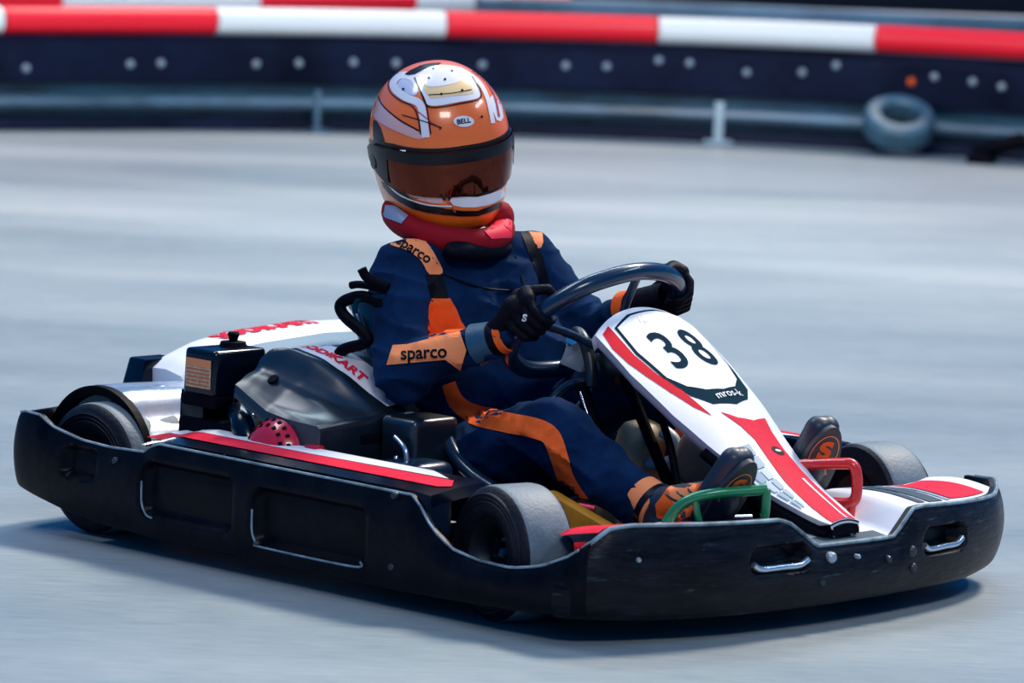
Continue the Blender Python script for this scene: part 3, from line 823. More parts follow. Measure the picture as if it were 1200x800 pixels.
# clamps and bearing clutter between wheel and panel
cl = b2o('column_clamp', box_bm((.70, .03, .445), (.05, .04, .05), .01, euler(0, 30, 20)), M['rim'], kart)
tube('clamp_arm', [(.665, .03, .46), (.70, .0, .485), (.74, -.02, .475), (.77, -.03, .43), (.785, -.04, .385)], .013, M['rim'], kart, smooth=6)
b2o('clamp_bolt', lathe_bm([(0, .02), (.014, .02), (.016, 0), (.016, -.02)], 6, zmat((.71, -.02, .468), (.5, -.7, .4))), M['chrome'], cl)
tube('bearing_ring', [V((.71, -.03, .345)) + (V((.35, -.0, .05))*math.cos(t_) + V((0, .25, .30))*math.sin(t_))*.13 for t_ in [k*math.pi/4 for k in range(8)]], .010, M['bluesteel'], kart, closed=True, smooth=4)
tube('cable_loop', [(.70, -.05, .315), (.74, -.05, .335), (.765, -.05, .31), (.73, -.06, .285), (.70, -.06, .29)], .006, M['matte'], kart, smooth=6)
b2o('cream_box', box_bm((.69, .020, .434), (.05, .055, .05), .005, euler(0, 18, 25)), M['cream'], kart)
# fuel tank between the legs, strap, filler, pale hose, brown pouch
bm = box_bm((.83, .05, .205), (.10, .12, .23), .038, euler(0, 14, 0), seg=4, taper=(.8, .8))
ft_ = b2o('fuel_tank', bm, M['tank'], kart)
tube('pale_hose', [(.915, .04, .305), (.945, .04, .288), (.945, .04, .25), (.90, .04, .235), (.86, .04, .235)], .014, M['hose'], kart, smooth=6)
b2o('brown_pouch', box_bm((.99, .085, .255), (.10, .11, .10), .018, euler(10, 30, 15), seg=3), M['brown'], kart)
b2o('orange_cap', box_bm((.935, .10, .305), (.045, .05, .06), .008, euler(0, 30, 10)), M['orange'], kart)
# pedals
PEDG = [(1.262, -.345, .155), (1.270, -.343, .200), (1.295, -.322, .243), (1.335, -.282, .262), (1.372, -.232, .268), (1.395, -.20, .272)]
gp = tube('throttle_pedal', PEDG, .0105, M['greenmetal'], kart, smooth=8)
tube('pedal_stem', [(1.395, -.20, .272), (1.392, -.20, .20), (1.36, -.20, .07)], .009, M['greenmetal'], gp, smooth=4)
tube('pedal_stem', [(1.31, -.31, .25), (1.318, -.30, .20), (1.33, -.28, .165), (1.335, -.26, .07)], .007, M['greenmetal'], gp, smooth=4)
rp = tube('brake_pedal', [(1.205, .085, .268), (1.245, .095, .276), (1.315, .115, .286), (1.345, .125, .284), (1.352, .13, .245), (1.345, .125, .212), (1.29, .115, .205)], .0115, M['redpedal'], kart, smooth=8)
tube('pedal_stem', [(1.345, .125, .212), (1.33, .13, .07)], .009, M['redpedal'], rp, smooth=0)
b2o('pedal_bracket', box_bm((1.335, -.23, .07), (.10, .10, .04), .01), M['matte'], kart)
b2o('pedal_bracket', box_bm((1.31, .14, .07), (.10, .06, .04), .01), M['matte'], kart)

# ---- nose panel with the number
NX = [.86, .885, 1.0, 1.1, 1.2, 1.3, 1.38, 1.44]
NZ = [.563, .550, .475, .405, .325, .26, .222, .195]
NWL = [.135, .138, .140, .130, .105, .075, .058, .04]     # driver's left
NWR = [.155, .160, .163, .145, .110, .088, .064, .04]
def npt(x, y, off=0):
    w = lerp(x, NX, NWL) if y > 0 else lerp(x, NX, NWR)
    return V((x, y, lerp(x, NX, NZ) - .03*lerp(x, [1.1, 1.44], [1, .22])*(y/w)**2)) + V((.54, 0, .84))*off
def nsmooth(x, y, off=0):        # softened along x so the panel has no creases
    p = V((0, 0, 0))
    for d in (-.03, -.015, 0, .015, .03): p += npt(min(1.44, max(.86, x+d)), y, off)
    p /= 5; p.x = x; return p
bm = bmesh.new(); g = []
for i in range(73):
    t_ = i/72; row = []
    for k in range(31):
        b = -1+2*k/30
        x = .868 + .562*t_
        if t_ < .12: x += .030*(1-t_/.12)*(abs(b)**2.2)
        w = lerp(x, NX, NWL) if b > 0 else lerp(x, NX, NWR)
        row.append(bm.verts.new(nsmooth(x, b*w)))
    # turned-down flanks
    l = [bm.verts.new(row[0].co + V((-.004, .010, -.014))), bm.verts.new(row[0].co + V((-.006, .016, -.026)))]
    r_ = [bm.verts.new(row[-1].co + V((-.004, -.010, -.014))), bm.verts.new(row[-1].co + V((-.006, -.016, -.026)))]
    g.append(l[::-1] + row + r_)
for A, B in zip(g, g[1:]):
    for k in range(len(A)-1): bm.faces.new((A[k], A[k+1], B[k+1], B[k]))
for G, d in ((g[-1], V((.003, 0, -.008))), (g[0], V((-.010, 0, -.010)))):
    low = [bm.verts.new(v.co + d) for v in G]
    for k in range(len(G)-1): bm.faces.new((G[k], G[k+1], low[k+1], low[k]))
npan = b2o('nose_panel', bm, M['white'], kart)
sm = npan.modifiers.new('s', 'SOLIDIFY'); sm.thickness = .004; sm.offset = -1
N1 = lambda o: (lambda a, b: nsmooth(a, b, o))
def nose_art(pts, mm, nm, off=.0015):
    pts = [(min(1.43, x), y) for x, y in pts]
    return apply_decal(flat_poly_bm(pts, .015), N1(off), nm, M[mm], npan)
nose_art([(.905, -.112), (.972, -.119), (1.042, -.105), (1.087, -.079), (1.115, -.042), (1.122, .022), (1.105, .075), (1.072, .112), (1.02, .126), (.95, .130), (.902, .130), (.884, .10), (.880, .03), (.886, -.055)], 'darkgreen', 'plate_border')
nose_art([(.908, -.106), (.970, -.112), (1.038, -.098), (1.068, -.070), (1.085, -.030), (1.088, .02), (1.078, .065), (1.052, .100), (1.01, .118), (.95, .126), (.903, .127), (.888, .10), (.886, .03), (.892, -.052)], 'plate', 'number_plate', .0026)
nose_art([(.895, -.120), (.905, -.146), (.941, -.154), (.98, -.150), (1.018, -.137), (1.064, -.116), (1.107, -.092), (1.135, -.066), (1.07, -.088), (1.023, -.112), (.972, -.123)], 'red', 'red_stripe')
nose_art([(1.132, -.040), (1.150, -.005), (1.157, .035), (1.144, .085), (1.175, .070), (1.22, .058), (1.27, .052), (1.33, .046), (1.40, .034), (1.43, .036), (1.43, -.037), (1.373, -.040), (1.30, -.032), (1.24, -.018), (1.198, -.008), (1.168, -.016)], 'pinkred', 'red_flash')
for k in range(6):
    x0, x1 = 1.205 + .028*k, 1.205 + .028*k + .025
    wl = lambda x: -lerp(x, NX, NWR)*.93
    il = lambda x: lerp(x, [1.2, 1.24, 1.3, 1.373], [-.030, -.036, -.045, -.046])
    mid = lambda x: (wl(x)+il(x))/2
    for lo_, hi_ in ((wl, mid), (mid, il)):
        nose_art([(x0, lo_(x0)+.001), (x1, lo_(x1)+.001), (x1, hi_(x1)-.002), (x0, hi_(x0)-.002)], 'greysticker' if (k + (hi_ is il)) % 3 else 'palesticker', 'grey_chequer', .0032)
nose_art([(1.30, .028), (1.40, .014), (1.43, .010), (1.43, .005), (1.40, .009), (1.30, .020)], 'white', 'white_pinstripe', .0026)
def ntext(s, size, cx, cy, mm, nm, off=.0046, **k):
    return apply_decal(text_bm(s, size, .008, **k), lambda a, b: nsmooth(cx - b, cy + a, off), nm, M[mm], npan)
ntext('3', .125, .992, -.036, 'digit', 'digit', bold=.0015, sx=1.04, rot=R(4))
ntext('8', .125, .988, .055, 'digit', 'digit', bold=.0015, sx=1.04, rot=R(4))
ntext('mros-k', .022, 1.099, .022, 'whiteink', 'white_lettering', bold=0, sx=1.35, rot=R(5))
ntext('A5', .020, .908, -.030, 'helrust', 'small_lettering', bold=.001)
nose_art(arc_pts(1.228, .030, .011, .016, n=20), 'ink', 'round_badge', .0026)
nose_art(arc_pts(1.228, .030, .003, .009, n=12), 'plate', 'badge_mark', .0036)
# dark edging under the panel and its lower fixing strap
bm = bmesh.new(); g = []
for i in range(30):
    x = 1.16 + .262*i/29; row = []
    for k in range(13):
        b = -1+k/6; w = (lerp(x, NX, NWL) if b > 0 else lerp(x, NX, NWR)) + .004
        row.append(bm.verts.new(nsmooth(x, b*w) + V((0, 0, -.020 - .006*abs(b)))))
    g.append(row)
for A, B in zip(g, g[1:]):
    for k in range(12): bm.faces.new((A[k], A[k+1], B[k+1], B[k]))
sk = b2o('panel_skirt', bm, M['matte'], kart)
bm = bmesh.new(); up, dn, bk = [], [], []
for k in range(13):
    b = -1+k/6; w = lerp(1.43, NX, NWL) if b > 0 else lerp(1.43, NX, NWR)
    p = nsmooth(1.43, b*w*1.0); up.append(bm.verts.new(p + V((.001, 0, -.001)))); dn.append(bm.verts.new((p.x+.006, p.y*.92, .172))); bk.append(bm.verts.new((1.36, p.y*1.1, .180)))
for k in range(12):
    bm.faces.new((up[k], up[k+1], dn[k+1], dn[k])); bm.faces.new((dn[k], dn[k+1], bk[k+1], bk[k]))
bm.faces.new((up[0], dn[0], bk[0])); bm.faces.new((up[-1], bk[-1], dn[-1]))
b2o('panel_tip', bm, M['matte'], sk, smooth=False)
sm = sk.modifiers.new('s', 'SOLIDIFY'); sm.thickness = .012; sm.offset = 0
for sg in (-1, 1):
    tube('panel_stay', [(.93, .07*sg, .50), (1.05, .09*sg, .30), (1.15, .12*sg, .07)], .008, M['matte'], kart, smooth=0)

# =================================================================== DRIVER
def capsule_bm(p1, r1, p2, r2, seg=20):
    p1, p2 = V(p1), V(p2); d = p2-p1; L = d.length
    if L < 1e-5:
        bm = bmesh.new(); bmesh.ops.create_uvsphere(bm, u_segments=seg, v_segments=12, radius=max(r1, r2), matrix=Matrix.Translation(p1)); return bm
    prof = [(r1*math.sin(R(a)), -r1*math.cos(R(a))) for a in (0, 20, 40, 60, 80)] + [(r1, 0), (r2, L)] + [(r2*math.cos(R(a)), L + r2*math.sin(R(a))) for a in (20, 40, 60, 80, 90)]
    prof[0] = (0, -r1); prof[-1] = (0, L+r2)
    return lathe_bm(prof, seg, zmat(p1, d, (0, 0, 1) if abs(d.normalized().z) < .9 else (1, 0, 0)))

def ellipsoid_bm(c, s, rot=None):
    bm = bmesh.new(); bmesh.ops.create_uvsphere(bm, u_segments=28, v_segments=18, radius=1)
    m = Matrix.Translation(V(c)) @ (rot.to_4x4() if rot is not None else Matrix.Identity(4)) @ Matrix.Diagonal((*s, 1))
    bmesh.ops.transform(bm, matrix=m, verts=bm.verts); return bm

def fuse(name, bms, voxel, smooth_it, mat_, parent=None, folds=None, factor=.5):
    """several overlapping closed forms fused into ONE continuous skin"""
    bm = bmesh.new()
    for b in bms: merge_bm(bm, b)
    bmesh.ops.recalc_face_normals(bm, faces=bm.faces)
    me = bpy.data.meshes.new('t'); bm.to_mesh(me); bm.free()
    o = bpy.data.objects.new('t', me); col.objects.link(o)
    m = o.modifiers.new('r', 'REMESH'); m.mode = 'VOXEL'; m.voxel_size = voxel; m.adaptivity = 0
    m = o.modifiers.new('s', 'SMOOTH'); m.factor = factor; m.iterations = smooth_it
    bpy.context.view_layer.update()
    me2 = bpy.data.meshes.new_from_object(o.evaluated_get(bpy.context.evaluated_depsgraph_get()))
    bpy.data.objects.remove(o); bpy.data.meshes.remove(me)
    if folds:
        ns = [v.normal.copy() for v in me2.vertices]
        for v, n_ in zip(me2.vertices, ns): v.co = v.co + n_*folds(v.co)
    me2.materials.clear()
    return link(name, me2, mat_, parent)

def suit_folds(p):
    # cloth creases: ridged noise, stretched across the limbs
    q = V((p.x*7, p.y*7, p.z*16)); a = 1-abs(noise.noise(q + V((3.1, 0, 0))))*2.2
    q2 = V((p.x*15+4, p.y*13, p.z*22)); b = 1-abs(noise.noise(q2))*2.2
    amp = .0085 if p.z < .62 else .004
    # bunching at knees, elbows and ankles
    return amp*(max(0, a)**2 - .35) + .0035*(max(0, b)**2 - .3)

J = dict(pel=(.43, 0, .175), abd=(.41, 0, .31), chest=(.375, 0, .455), shR=(.350, -.160, .582), shL=(.405, .165, .600),
         elR=(.462, -.272, .395), wrR=(.665, -.215, .478), elL=(.515, .245, .44), wrL=(.690, .205, .525),
         hipR=(.46, -.095, .17), knR=(.835, -.205, .315), anR=(1.105, -.20, .195), hipL=(.46, .095, .17), knL=(.72, .135, .388), anL=(1.085, .195, .21))
body_parts = [
    ellipsoid_bm(J['pel'], (.135, .165, .115)), ellipsoid_bm(J['abd'], (.125, .150, .145)), ellipsoid_bm((.47, .05, .31), (.10, .12, .11)), ellipsoid_bm((.475, .085, .41), (.095, .115, .10)),
    ellipsoid_bm(J['chest'], (.118, .158, .16), euler(0, -8, 8)), ellipsoid_bm((.365, -.085, .50), (.10, .095, .11)), ellipsoid_bm((.395, .085, .52), (.10, .09, .11)),
    capsule_bm((.355, -.10, .592), .062, J['shR'], .068), capsule_bm((.385, .10, .605), .06, J['shL'], .060),
    capsule_bm((.36, -.03, .58), .070, (.32, 0, .68), .055), capsule_bm((.32, 0, .68), .055, (.29, 0, .80), .06), ellipsoid_bm((.285, 0, .85), (.095, .078, .11), euler(0, 10, -27)),
    capsule_bm(J['shR'], .066, J['elR'], .056), capsule_bm(J['elR'], .056, J['wrR'], .036), capsule_bm((.44, -.262, .41), .05, (.47, -.262, .372), .052),
    capsule_bm(J['shL'], .062, J['elL'], .060), capsule_bm(J['elL'], .058, J['wrL'], .035),
    capsule_bm(J['wrR'], .026, (.70, -.212, .50), .026), capsule_bm(J['wrL'], .026, (.73, .20, .54), .026),
    capsule_bm(J['hipR'], .100, J['knR'], .066), capsule_bm(J['knR'], .067, (.96, -.205, .25), .063), capsule_bm((.96, -.205, .25), .063, J['anR'], .050),
    capsule_bm(J['hipL'], .100, J['knL'], .072), capsule_bm(J['knL'], .070, (.92, .165, .29), .060), capsule_bm((.92, .165, .29), .060, J['anL'], .050),
    capsule_bm(J['anR'], .035, (1.14, -.20, .16), .03), capsule_bm(J['anL'], .035, (1.13, .20, .18), .03),
]
person = fuse('person', body_parts, .0065, 7, [M['suit']], None, suit_folds)
tag(person, 'kart driver in navy and orange race suit steering the number 38 kart', 'person')
pb = bvh_of(person)

# artwork on the suit is drawn on a plane facing the driver's right front and laid onto the cloth
DA = V((.7234, .6891, .0424)); DB = V((-.1134, .0580, .9919)); DD = V((-.6810, .7223, -.1201))
DO = V((6.78, -6.64, 1.55)) + DD*7.9
def dcast(b, a, c, off=.0025, depth=9.2):
    k = depth/5174.
    h = b.ray_cast(DO + DA*(a*k) + DB*(c*k), DD, 3.0)
    return None if h[0] is None else h[0] - DD*off
def fl(pts): return [(u-600, 400-v) for u, v in pts]
def drape(bvhs, bm, name, m, parent, off=.0025, depth=9.2):
    return apply_decal(bm, lambda a, c: dcast(bvhs, a, c, off, depth), name, m, parent)
def patch(pts, name, mm, bv=None, parent=None, off=.0025, step=5, depth=9.2, smooth=0):
    pts = fl(pts)
    if smooth: pts = [(p.x, p.y) for p in catmull([(a, b, 0) for a, b in pts], smooth, closed=True)]
    return drape(bv or pb, flat_poly_bm(pts, step), name, M[mm], parent or person, off, depth)
def word(s, size, u, v, rot, mm, name, bv=None, parent=None, off=.004, sx=1, bold=0, depth=9.2, step=4, shear=0):
    bm = text_bm(s, size, step, bold=bold, sx=sx, rot=R(rot), shear=shear)
    bmesh.ops.translate(bm, vec=(u-600, 400-v, 0), verts=bm.verts)
    return drape(bv or pb, bm, name, M[mm], parent or person, off, depth)

patch([(449, 278), (462, 272), (484, 273), (500, 284), (513, 304), (519, 320), (504, 322), (494, 306), (478, 294), (458, 287)], 'shoulder_patch', 'peach', smooth=3)
word('sparco', 17, 486, 293, -33, 'ink', 'suit_lettering', sx=1.0, bold=.35)
patch([(611, 240), (626, 240), (634, 262), (637, 282), (631, 290), (622, 272), (612, 256)], 'shoulder_patch', 'peach', smooth=2, off=.004)
patch([(507, 349), (528, 350), (541, 377), (546, 388), (526, 396), (505, 398), (503, 372)], 'sleeve_patch', 'orange', smooth=2)
patch([(463, 404), (480, 403), (540, 388), (548, 410), (541, 434), (524, 421), (456, 427)], 'sleeve_patch', 'peach', off=.005)
word('sparco', 21, 499, 413, 3, 'ink', 'suit_lettering', sx=.95, bold=.45, off=.0075)
st_ = c2([(526, 449), (535, 470), (555, 484), (590, 491), (625, 497), (643, 506), (652, 528), (660, 553), (678, 580), (700, 604)], 5)
drape(pb, strip_bm(fl(st_), [lerp(i, [0, 10, 20, 30, len(st_)-1], [16, 22, 23, 20, 15]) for i in range(len(st_))], 5), 'leg_stripe', M['orange'], person, .0055)
patch([(526, 476), (536, 462), (548, 478), (545, 486)], 'leg_stripe_edge', 'helrust', off=.004)
# front zip, chest seams
tube_pts = [dcast(pb, u-600, 400-v, .001) for u, v in ((604, 300), (612, 330), (618, 355))]
if all(tube_pts): tube('zip', tube_pts, .0025, M['ink'], person, smooth=4, seg=6)
tp_ = [dcast(pb, u-600, 400-v, .003) for u, v in ((520, 322), (560, 336), (600, 340), (640, 332))]
if all(tp_): tube('chest_seam', tp_, .0022, M['ink'], person, smooth=6, seg=6)
# harness-like dark band under the left shoulder
patch([(607, 262), (617, 262), (637, 300), (644, 330), (634, 332), (622, 300)], 'shoulder_band', 'ink', off=.004)
patch([(500, 322), (520, 322), (526, 350), (506, 350)], 'sleeve_band', 'ink', off=.003)

# collar / neck roll under the helmet
cpts = []
for k in range(14):
    a = 2*math.pi*k/14
    cpts.append(V((.320 + .118*math.cos(a), .0 + .112*math.sin(a), .680 + .012*math.sin(a) - .030*math.cos(a))))
cl_ = tube('neck_collar', cpts, .027, M['collar'], person, closed=True, smooth=5, seg=16)
cb = bvh_of(cl_)
patch([(560, 262), (583, 250), (604, 226), (616, 244), (618, 262), (600, 278), (576, 280)], 'collar_trim', 'collarpink', bv=cb, parent=cl_)
patch([(594, 236), (603, 222), (612, 232), (616, 262), (604, 272), (600, 250)], 'collar_panel', 'collargrey', bv=cb, parent=cl_, off=.004)
patch([(440, 238), (462, 240), (478, 252), (470, 262), (450, 254)], 'collar_panel', 'collargrey', bv=cb, parent=cl_, off=.003)
fuse('collar_flap', [ellipsoid_bm((.392, .085, .688), (.028, .036, .038), euler(30, 0, 25))], .006, 3, [M['collar']], cl_)
fbv = bvh_of(cl_.children[-1])
patch([(590, 262), (600, 240), (608, 226), (618, 238), (618, 262), (606, 276)], 'collar_trim', 'collarpink', bv=fbv, parent=cl_)
patch([(597, 240), (603, 228), (612, 236), (615, 262), (608, 268), (602, 252)], 'collar_panel', 'collargrey', bv=fbv, parent=cl_, off=.004)
fuse('collar_front', [ellipsoid_bm((.430, -.02, .632), (.035, .10, .026), euler(0, 20, 0))], .006, 3, [M['glove']], cl_)

# ---- helmet
MH = Matrix.Translation((.286, .0, .843)) @ Matrix.Rotation(R(-25), 4, 'Z') @ Matrix.Rotation(R(13), 4, 'Y') @ Matrix.Rotation(R(9), 4, 'X')
HZ = [-.160, -.150, -.125, -.10, -.06, 0]
HF = [.128, .146, .160, .166, .163, .156]
HB = [.082, .098, .128, .142, .157, .166]
HW = [.098, .108, .121, .129, .138, .143]
def hel(az, z, off=0):
    if z >= 0:
        k = max(0, 1-(z/.172)**2.25)**.5
        f, b, w = .156*k, .166*k, .143*k
    else: f, b, w = (lerp(z, HZ, A) for A in (HF, HB, HW))
    c, s = math.cos(az), math.sin(az)
    X = f if c > 0 else b
    # superellipse radius
    n_ = 2.25
    r = (abs(c/max(X, 1e-6))**n_ + abs(s/max(w, 1e-6))**n_)**(-1/n_)
    return MH @ V(((r+off)*c, (r+off)*s, z))
bm = bmesh.new(); g = []
zs = [-.160 + .160*i/22 for i in range(22)] + [.172*math.sin(R(90*i/34)) for i in range(34)]
for z in zs: g.append([bm.verts.new(hel(2*math.pi*k/88, z)) for k in range(88)])
for A, B in zip(g, g[1:]):
    for k in range(88): bm.faces.new((A[k], A[(k+1) % 88], B[(k+1) % 88], B[k]))
top = bm.verts.new(MH @ V((0, 0, .172)))
for k in range(88): bm.faces.new((g[-1][k], g[-1][(k+1) % 88], top))
low = [bm.verts.new(MH @ ((MH.inverted() @ v.co)*.90 + V((0, 0, .012)))) for v in g[0]]
for k in range(88): bm.faces.new((g[0][k], low[k], low[(k+1) % 88], g[0][(k+1) % 88]))
helm = b2o('helmet', bm, M['helmet'], person); helm['label'] = 'orange and white full-face helmet with mirrored visor'
hb = bvh_of(helm)
# visor: curved shield standing just proud of the shell
def vz(az):
    q = abs(math.degrees(az))
    return lerp(q, [0, 60, 88, 104], [.034, .031, .020, .004]), lerp(q, [0, 40, 70, 92, 104], [-.064, -.063, -.054, -.040, -.026])
bm = bmesh.new(); g = []
for i in range(81):
    az = R(-104 + 208*i/80); t1, b1 = vz(az); row = [bm.verts.new(hel(az, b1, -.001))]
    for k in range(13):
        q = k/12; row.append(bm.verts.new(hel(az, b1 + (t1-b1)*q, .0055 + .002*math.sin(math.pi*q))))
    row.append(bm.verts.new(hel(az, t1, -.001))); g.append(row)
for A, B in zip(g, g[1:]):
    for k in range(len(A)-1): bm.faces.new((A[k], A[k+1], B[k+1], B[k]))
bm.faces.new(g[0]); bm.faces.new(g[-1])
vis = b2o('visor', bm, M['visor'], helm); vis['label'] = 'dark amber mirrored visor'
# dark strip on the upper edge of the visor and black gasket
def band_h(name, a0, a1, ztop, zbot, off, m, parent, n=60):
    bm = bmesh.new(); g = []
    for i in range(n+1):
        az = R(a0+(a1-a0)*i/n); t1, b1 = ztop(az), zbot(az)
        g.append([bm.verts.new(hel(az, b1+(t1-b1)*k/4, off)) for k in range(5)])
    for A, B in zip(g, g[1:]):
        for k in range(4): bm.faces.new((A[k], A[k+1], B[k+1], B[k]))
    return b2o(name, bm, m, parent)
band_h('sun_strip', -96, 96, lambda a: vz(a)[0]-.001, lambda a: vz(a)[0]-.026, .0088, M['heldark'], vis)
band_h('visor_side', -103, -64, lambda a: vz(a)[0]-.003, lambda a: vz(a)[1]+.004, .0092, M['heldark'], vis, n=20)
band_h('visor_side', 64, 103, lambda a: vz(a)[0]-.003, lambda a: vz(a)[1]+.004, .0092, M['heldark'], vis, n=20)
band_h('visor_gasket', -112, 112, lambda a: vz(a)[0]+.008, lambda a: vz(a)[1]-.007, .0016, M['heldark'], helm)
for sg in (-1, 1):
    p0 = hel(R(88*sg), -.020, .006); d0 = (hel(R(88*sg), -.020, .05) - p0).normalized()
    b2o('visor_pivot', lathe_bm([(0, .006), (.016, .005), (.020, 0), (.020, -.004)], 20, zmat(p0, d0)), M['heldark'], vis)
vb = bvh_of(vis)
def hp(pts, name, mm, off=.0016, smooth=4, step=3.2): return patch(pts, name, mm, bv=hb, parent=helm, off=off, smooth=smooth, step=step, depth=9.25)
def hline(pts, w, name, mm, off=.0022, n=5):
    return drape(hb, strip_bm([(u-600, 400-v) for u, v in c2(pts, n)], w, 3.2), name, M[mm], helm, off, 9.25)
# pale side sweeps
hp([(434, 118), (440, 105), (452, 128), (470, 145), (492, 158), (493, 166), (470, 158), (448, 146), (436, 134)], 'side_band', 'helpink', smooth=3)
hline([(440, 100), (447, 122), (468, 142), (492, 156)], 1.6, 'outline', 'heldark')
hline([(500, 164), (497, 140), (492, 124), (476, 116), (464, 106), (461, 96), (470, 88), (484, 92), (492, 104)], 9, 'white_sweep', 'helwhite')
hline([(494, 160), (491, 142), (485, 128), (470, 120), (457, 108), (455, 94), (466, 83)], 1.3, 'outline', 'heldark', .003)
hline([(506, 160), (503, 140), (500, 124), (494, 110)], 1.3, 'outline', 'heldark', .003)
hp([(470, 93), (482, 90), (490, 102), (488, 114), (474, 110), (466, 102)], 'lilac_panel', 'hellilac')
# crown panel: white frame, yellow-white centre
hp([(486, 92), (494, 82), (515, 77), (540, 79), (552, 90), (562, 108), (560, 117), (540, 122), (512, 127), (500, 124), (494, 110)], 'crown_frame', 'helwhite', .0020)
hline([(486, 92), (494, 111), (501, 126), (512, 129), (540, 124), (562, 118), (563, 108), (553, 90)], 1.4, 'outline', 'heldark', .0032)
hp([(490, 92), (496, 85), (515, 81), (536, 83), (547, 93), (555, 108), (552, 112), (530, 115), (508, 118), (502, 114), (496, 104)], 'crown_panel', 'helyellow', .0028)
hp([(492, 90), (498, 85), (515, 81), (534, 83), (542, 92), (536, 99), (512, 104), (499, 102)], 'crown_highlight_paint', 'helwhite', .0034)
hline([(503, 114), (530, 112), (553, 107)], 1.1, 'outline', 'heldark', .0040)
for u, v in ((503, 93), (522, 95), (530, 84), (508, 81), (518, 113), (542, 108), (473, 106), (517, 153), (565, 139)):
    hp([(u-1.6, v), (u, v-1.6), (u+1.6, v), (u, v+1.6)], 'rivet', 'heldark', .0048, smooth=3)
hp([(474, 87), (492, 77), (506, 74), (518, 74), (500, 80), (486, 88)], 'crown_mark', 'heldark', .0042, smooth=2)
# right-hand stripes
hline([(545, 84), (562, 98), (572, 118), (578, 146)], 5, 'white_sweep', 'helwhite')
hline([(553, 82), (570, 96), (580, 115), (585, 138)], 2.5, 'outline', 'helrust', .0028)
hp([(574, 116), (584, 112), (590, 138), (582, 142)], 'side_band', 'helwhite', smooth=2)
hline([(472, 137), (500, 146), (518, 153)], 1.2, 'outline', 'heldark', .003)
hline([(484, 128), (505, 145), (517, 152)], 1.2, 'outline', 'helrust', .003)
# forehead badge
hp(arc_pts(544, 145, 12, 6.5, n=16), 'badge', 'helwhite', .003, smooth=0)
word('BELL', 8, 544, 145, 10, 'ink', 'badge_lettering', bv=hb, parent=helm, off=.0045, bold=.2, depth=9.25, step=3)
# side area behind the visor, chin sweeps, vents
hp([(437, 140), (446, 150), (452, 172), (458, 200), (470, 214), (460, 214), (446, 196), (438, 170)], 'dark_flank', 'heldark', .0022, smooth=2)
hp([(462, 208), (478, 210), (505, 216), (514, 228), (520, 240), (494, 236), (474, 226)], 'chin_band', 'helpink', .002, smooth=2)
hp([(530, 232), (560, 232), (588, 222), (594, 214), (593, 226), (580, 238), (556, 244), (532, 242)], 'chin_band', 'helwhite', .002, smooth=2)
hline([(512, 214), (520, 228), (534, 250)], 2, 'outline', 'helrust', .003)
hp([(446, 212), (462, 222), (490, 238), (524, 246), (560, 248), (588, 236), (588, 242), (560, 254), (520, 253), (484, 246), (456, 228)], 'lower_band', 'heldark', .0022, smooth=2)
hline([(452, 214), (470, 230), (500, 241), (530, 243)], 1.6, 'outline', 'helwhite', .0032)
hp([(520, 218), (534, 219), (548, 218), (547, 222), (532, 223)], 'vent', 'heldark', .0034, smooth=0)
hp([(577, 210), (590, 203), (588, 209), (578, 214)], 'vent', 'heldark', .0034, smooth=0)
vp = lambda pts, name, mm, off=.0016, smooth=3: patch(pts, name, mm, bv=vb, parent=vis, off=off, smooth=smooth, step=3, depth=9.25)
b_ = bvh_of(vis)
patch(arc_pts(477, 174, 10, 6, n=16), 'badge', 'helwhite', bv=vb, parent=vis, off=.0085, step=3, depth=9.25)
word('BELL', 7, 477, 174, 4, 'helrust', 'badge_lettering', bv=vb, parent=vis, off=.0100, bold=.2, depth=9.25, step=3)

# ---- gloves: palm, four fingers round the rim, thumb
def glove(g0, T, N, B, wrist, s, name):
    """g0 grip centre on the rim, T along the rim, N outward in the wheel plane, B off the wheel towards the driver"""
    g0, T, N, B, wrist = V(g0), V(T).normalized(), V(N).normalized(), V(B).normalized(), V(wrist)
    pr = .030
    def at(ang, along, rad=pr): return g0 + T*along + (N*math.cos(R(ang)) + B*math.sin(R(ang)))*rad
    parts = []
    palm_c = at(55, 0, .050)
    parts.append(capsule_bm(at(70, -.026, .050), .019, at(50, -.030, .042), .017))
    parts.append(capsule_bm(at(70, .024, .050), .019, at(50, .028, .042), .017))
    parts.append(capsule_bm(at(80, 0, .055), .021, at(50, 0, .043), .018))
    wdir = (wrist - palm_c).normalized()
    parts.append(capsule_bm(palm_c + wdir*.01, .025, palm_c + wdir*.045, .023))
    parts.append(capsule_bm(palm_c + wdir*.045, .023, wrist, .028))
    lens = [(-.034, 1.0, .0088), (-.0115, 1.08, .0092), (.0115, 1.04, .0090), (.033, .86, .0080)]
    for al_, ln_, r_ in lens:
        angs = [48, 8, -52*ln_, -112*ln_, -150*ln_]
        rads = [.042, .033, .0275, .0255, .025]
        pts = [at(a, al_*(1-.06*i), rd) for i, (a, rd) in enumerate(zip(angs, rads))]
        for i in range(4):
            parts.append(capsule_bm(pts[i], r_*(1.18-.07*i), pts[i+1], r_*(1.11-.07*i), 12))
    # thumb from the side of the palm across the driver's side of the rim
    tp = [at(78, -.040*s, .046), at(102, -.056*s, .036), at(135, -.052*s, .029), at(165, -.044*s, .026)]
    for i in range(3): parts.append(capsule_bm(tp[i], .0115-.001*i, tp[i+1], .0105-.001*i, 12))
    return fuse(name, parts, .0028, 3, [M['glove']], person)
gR = glove(sp(-.210, .035), E2*.95+E1*.1, -E1, EN, J['wrR'], -1, 'glove')
gL = glove(sp(.172, .085), E2*.78-E1*.55, E1*.85+E2*.5, EN, (.705, .205, .53), -1, 'glove')
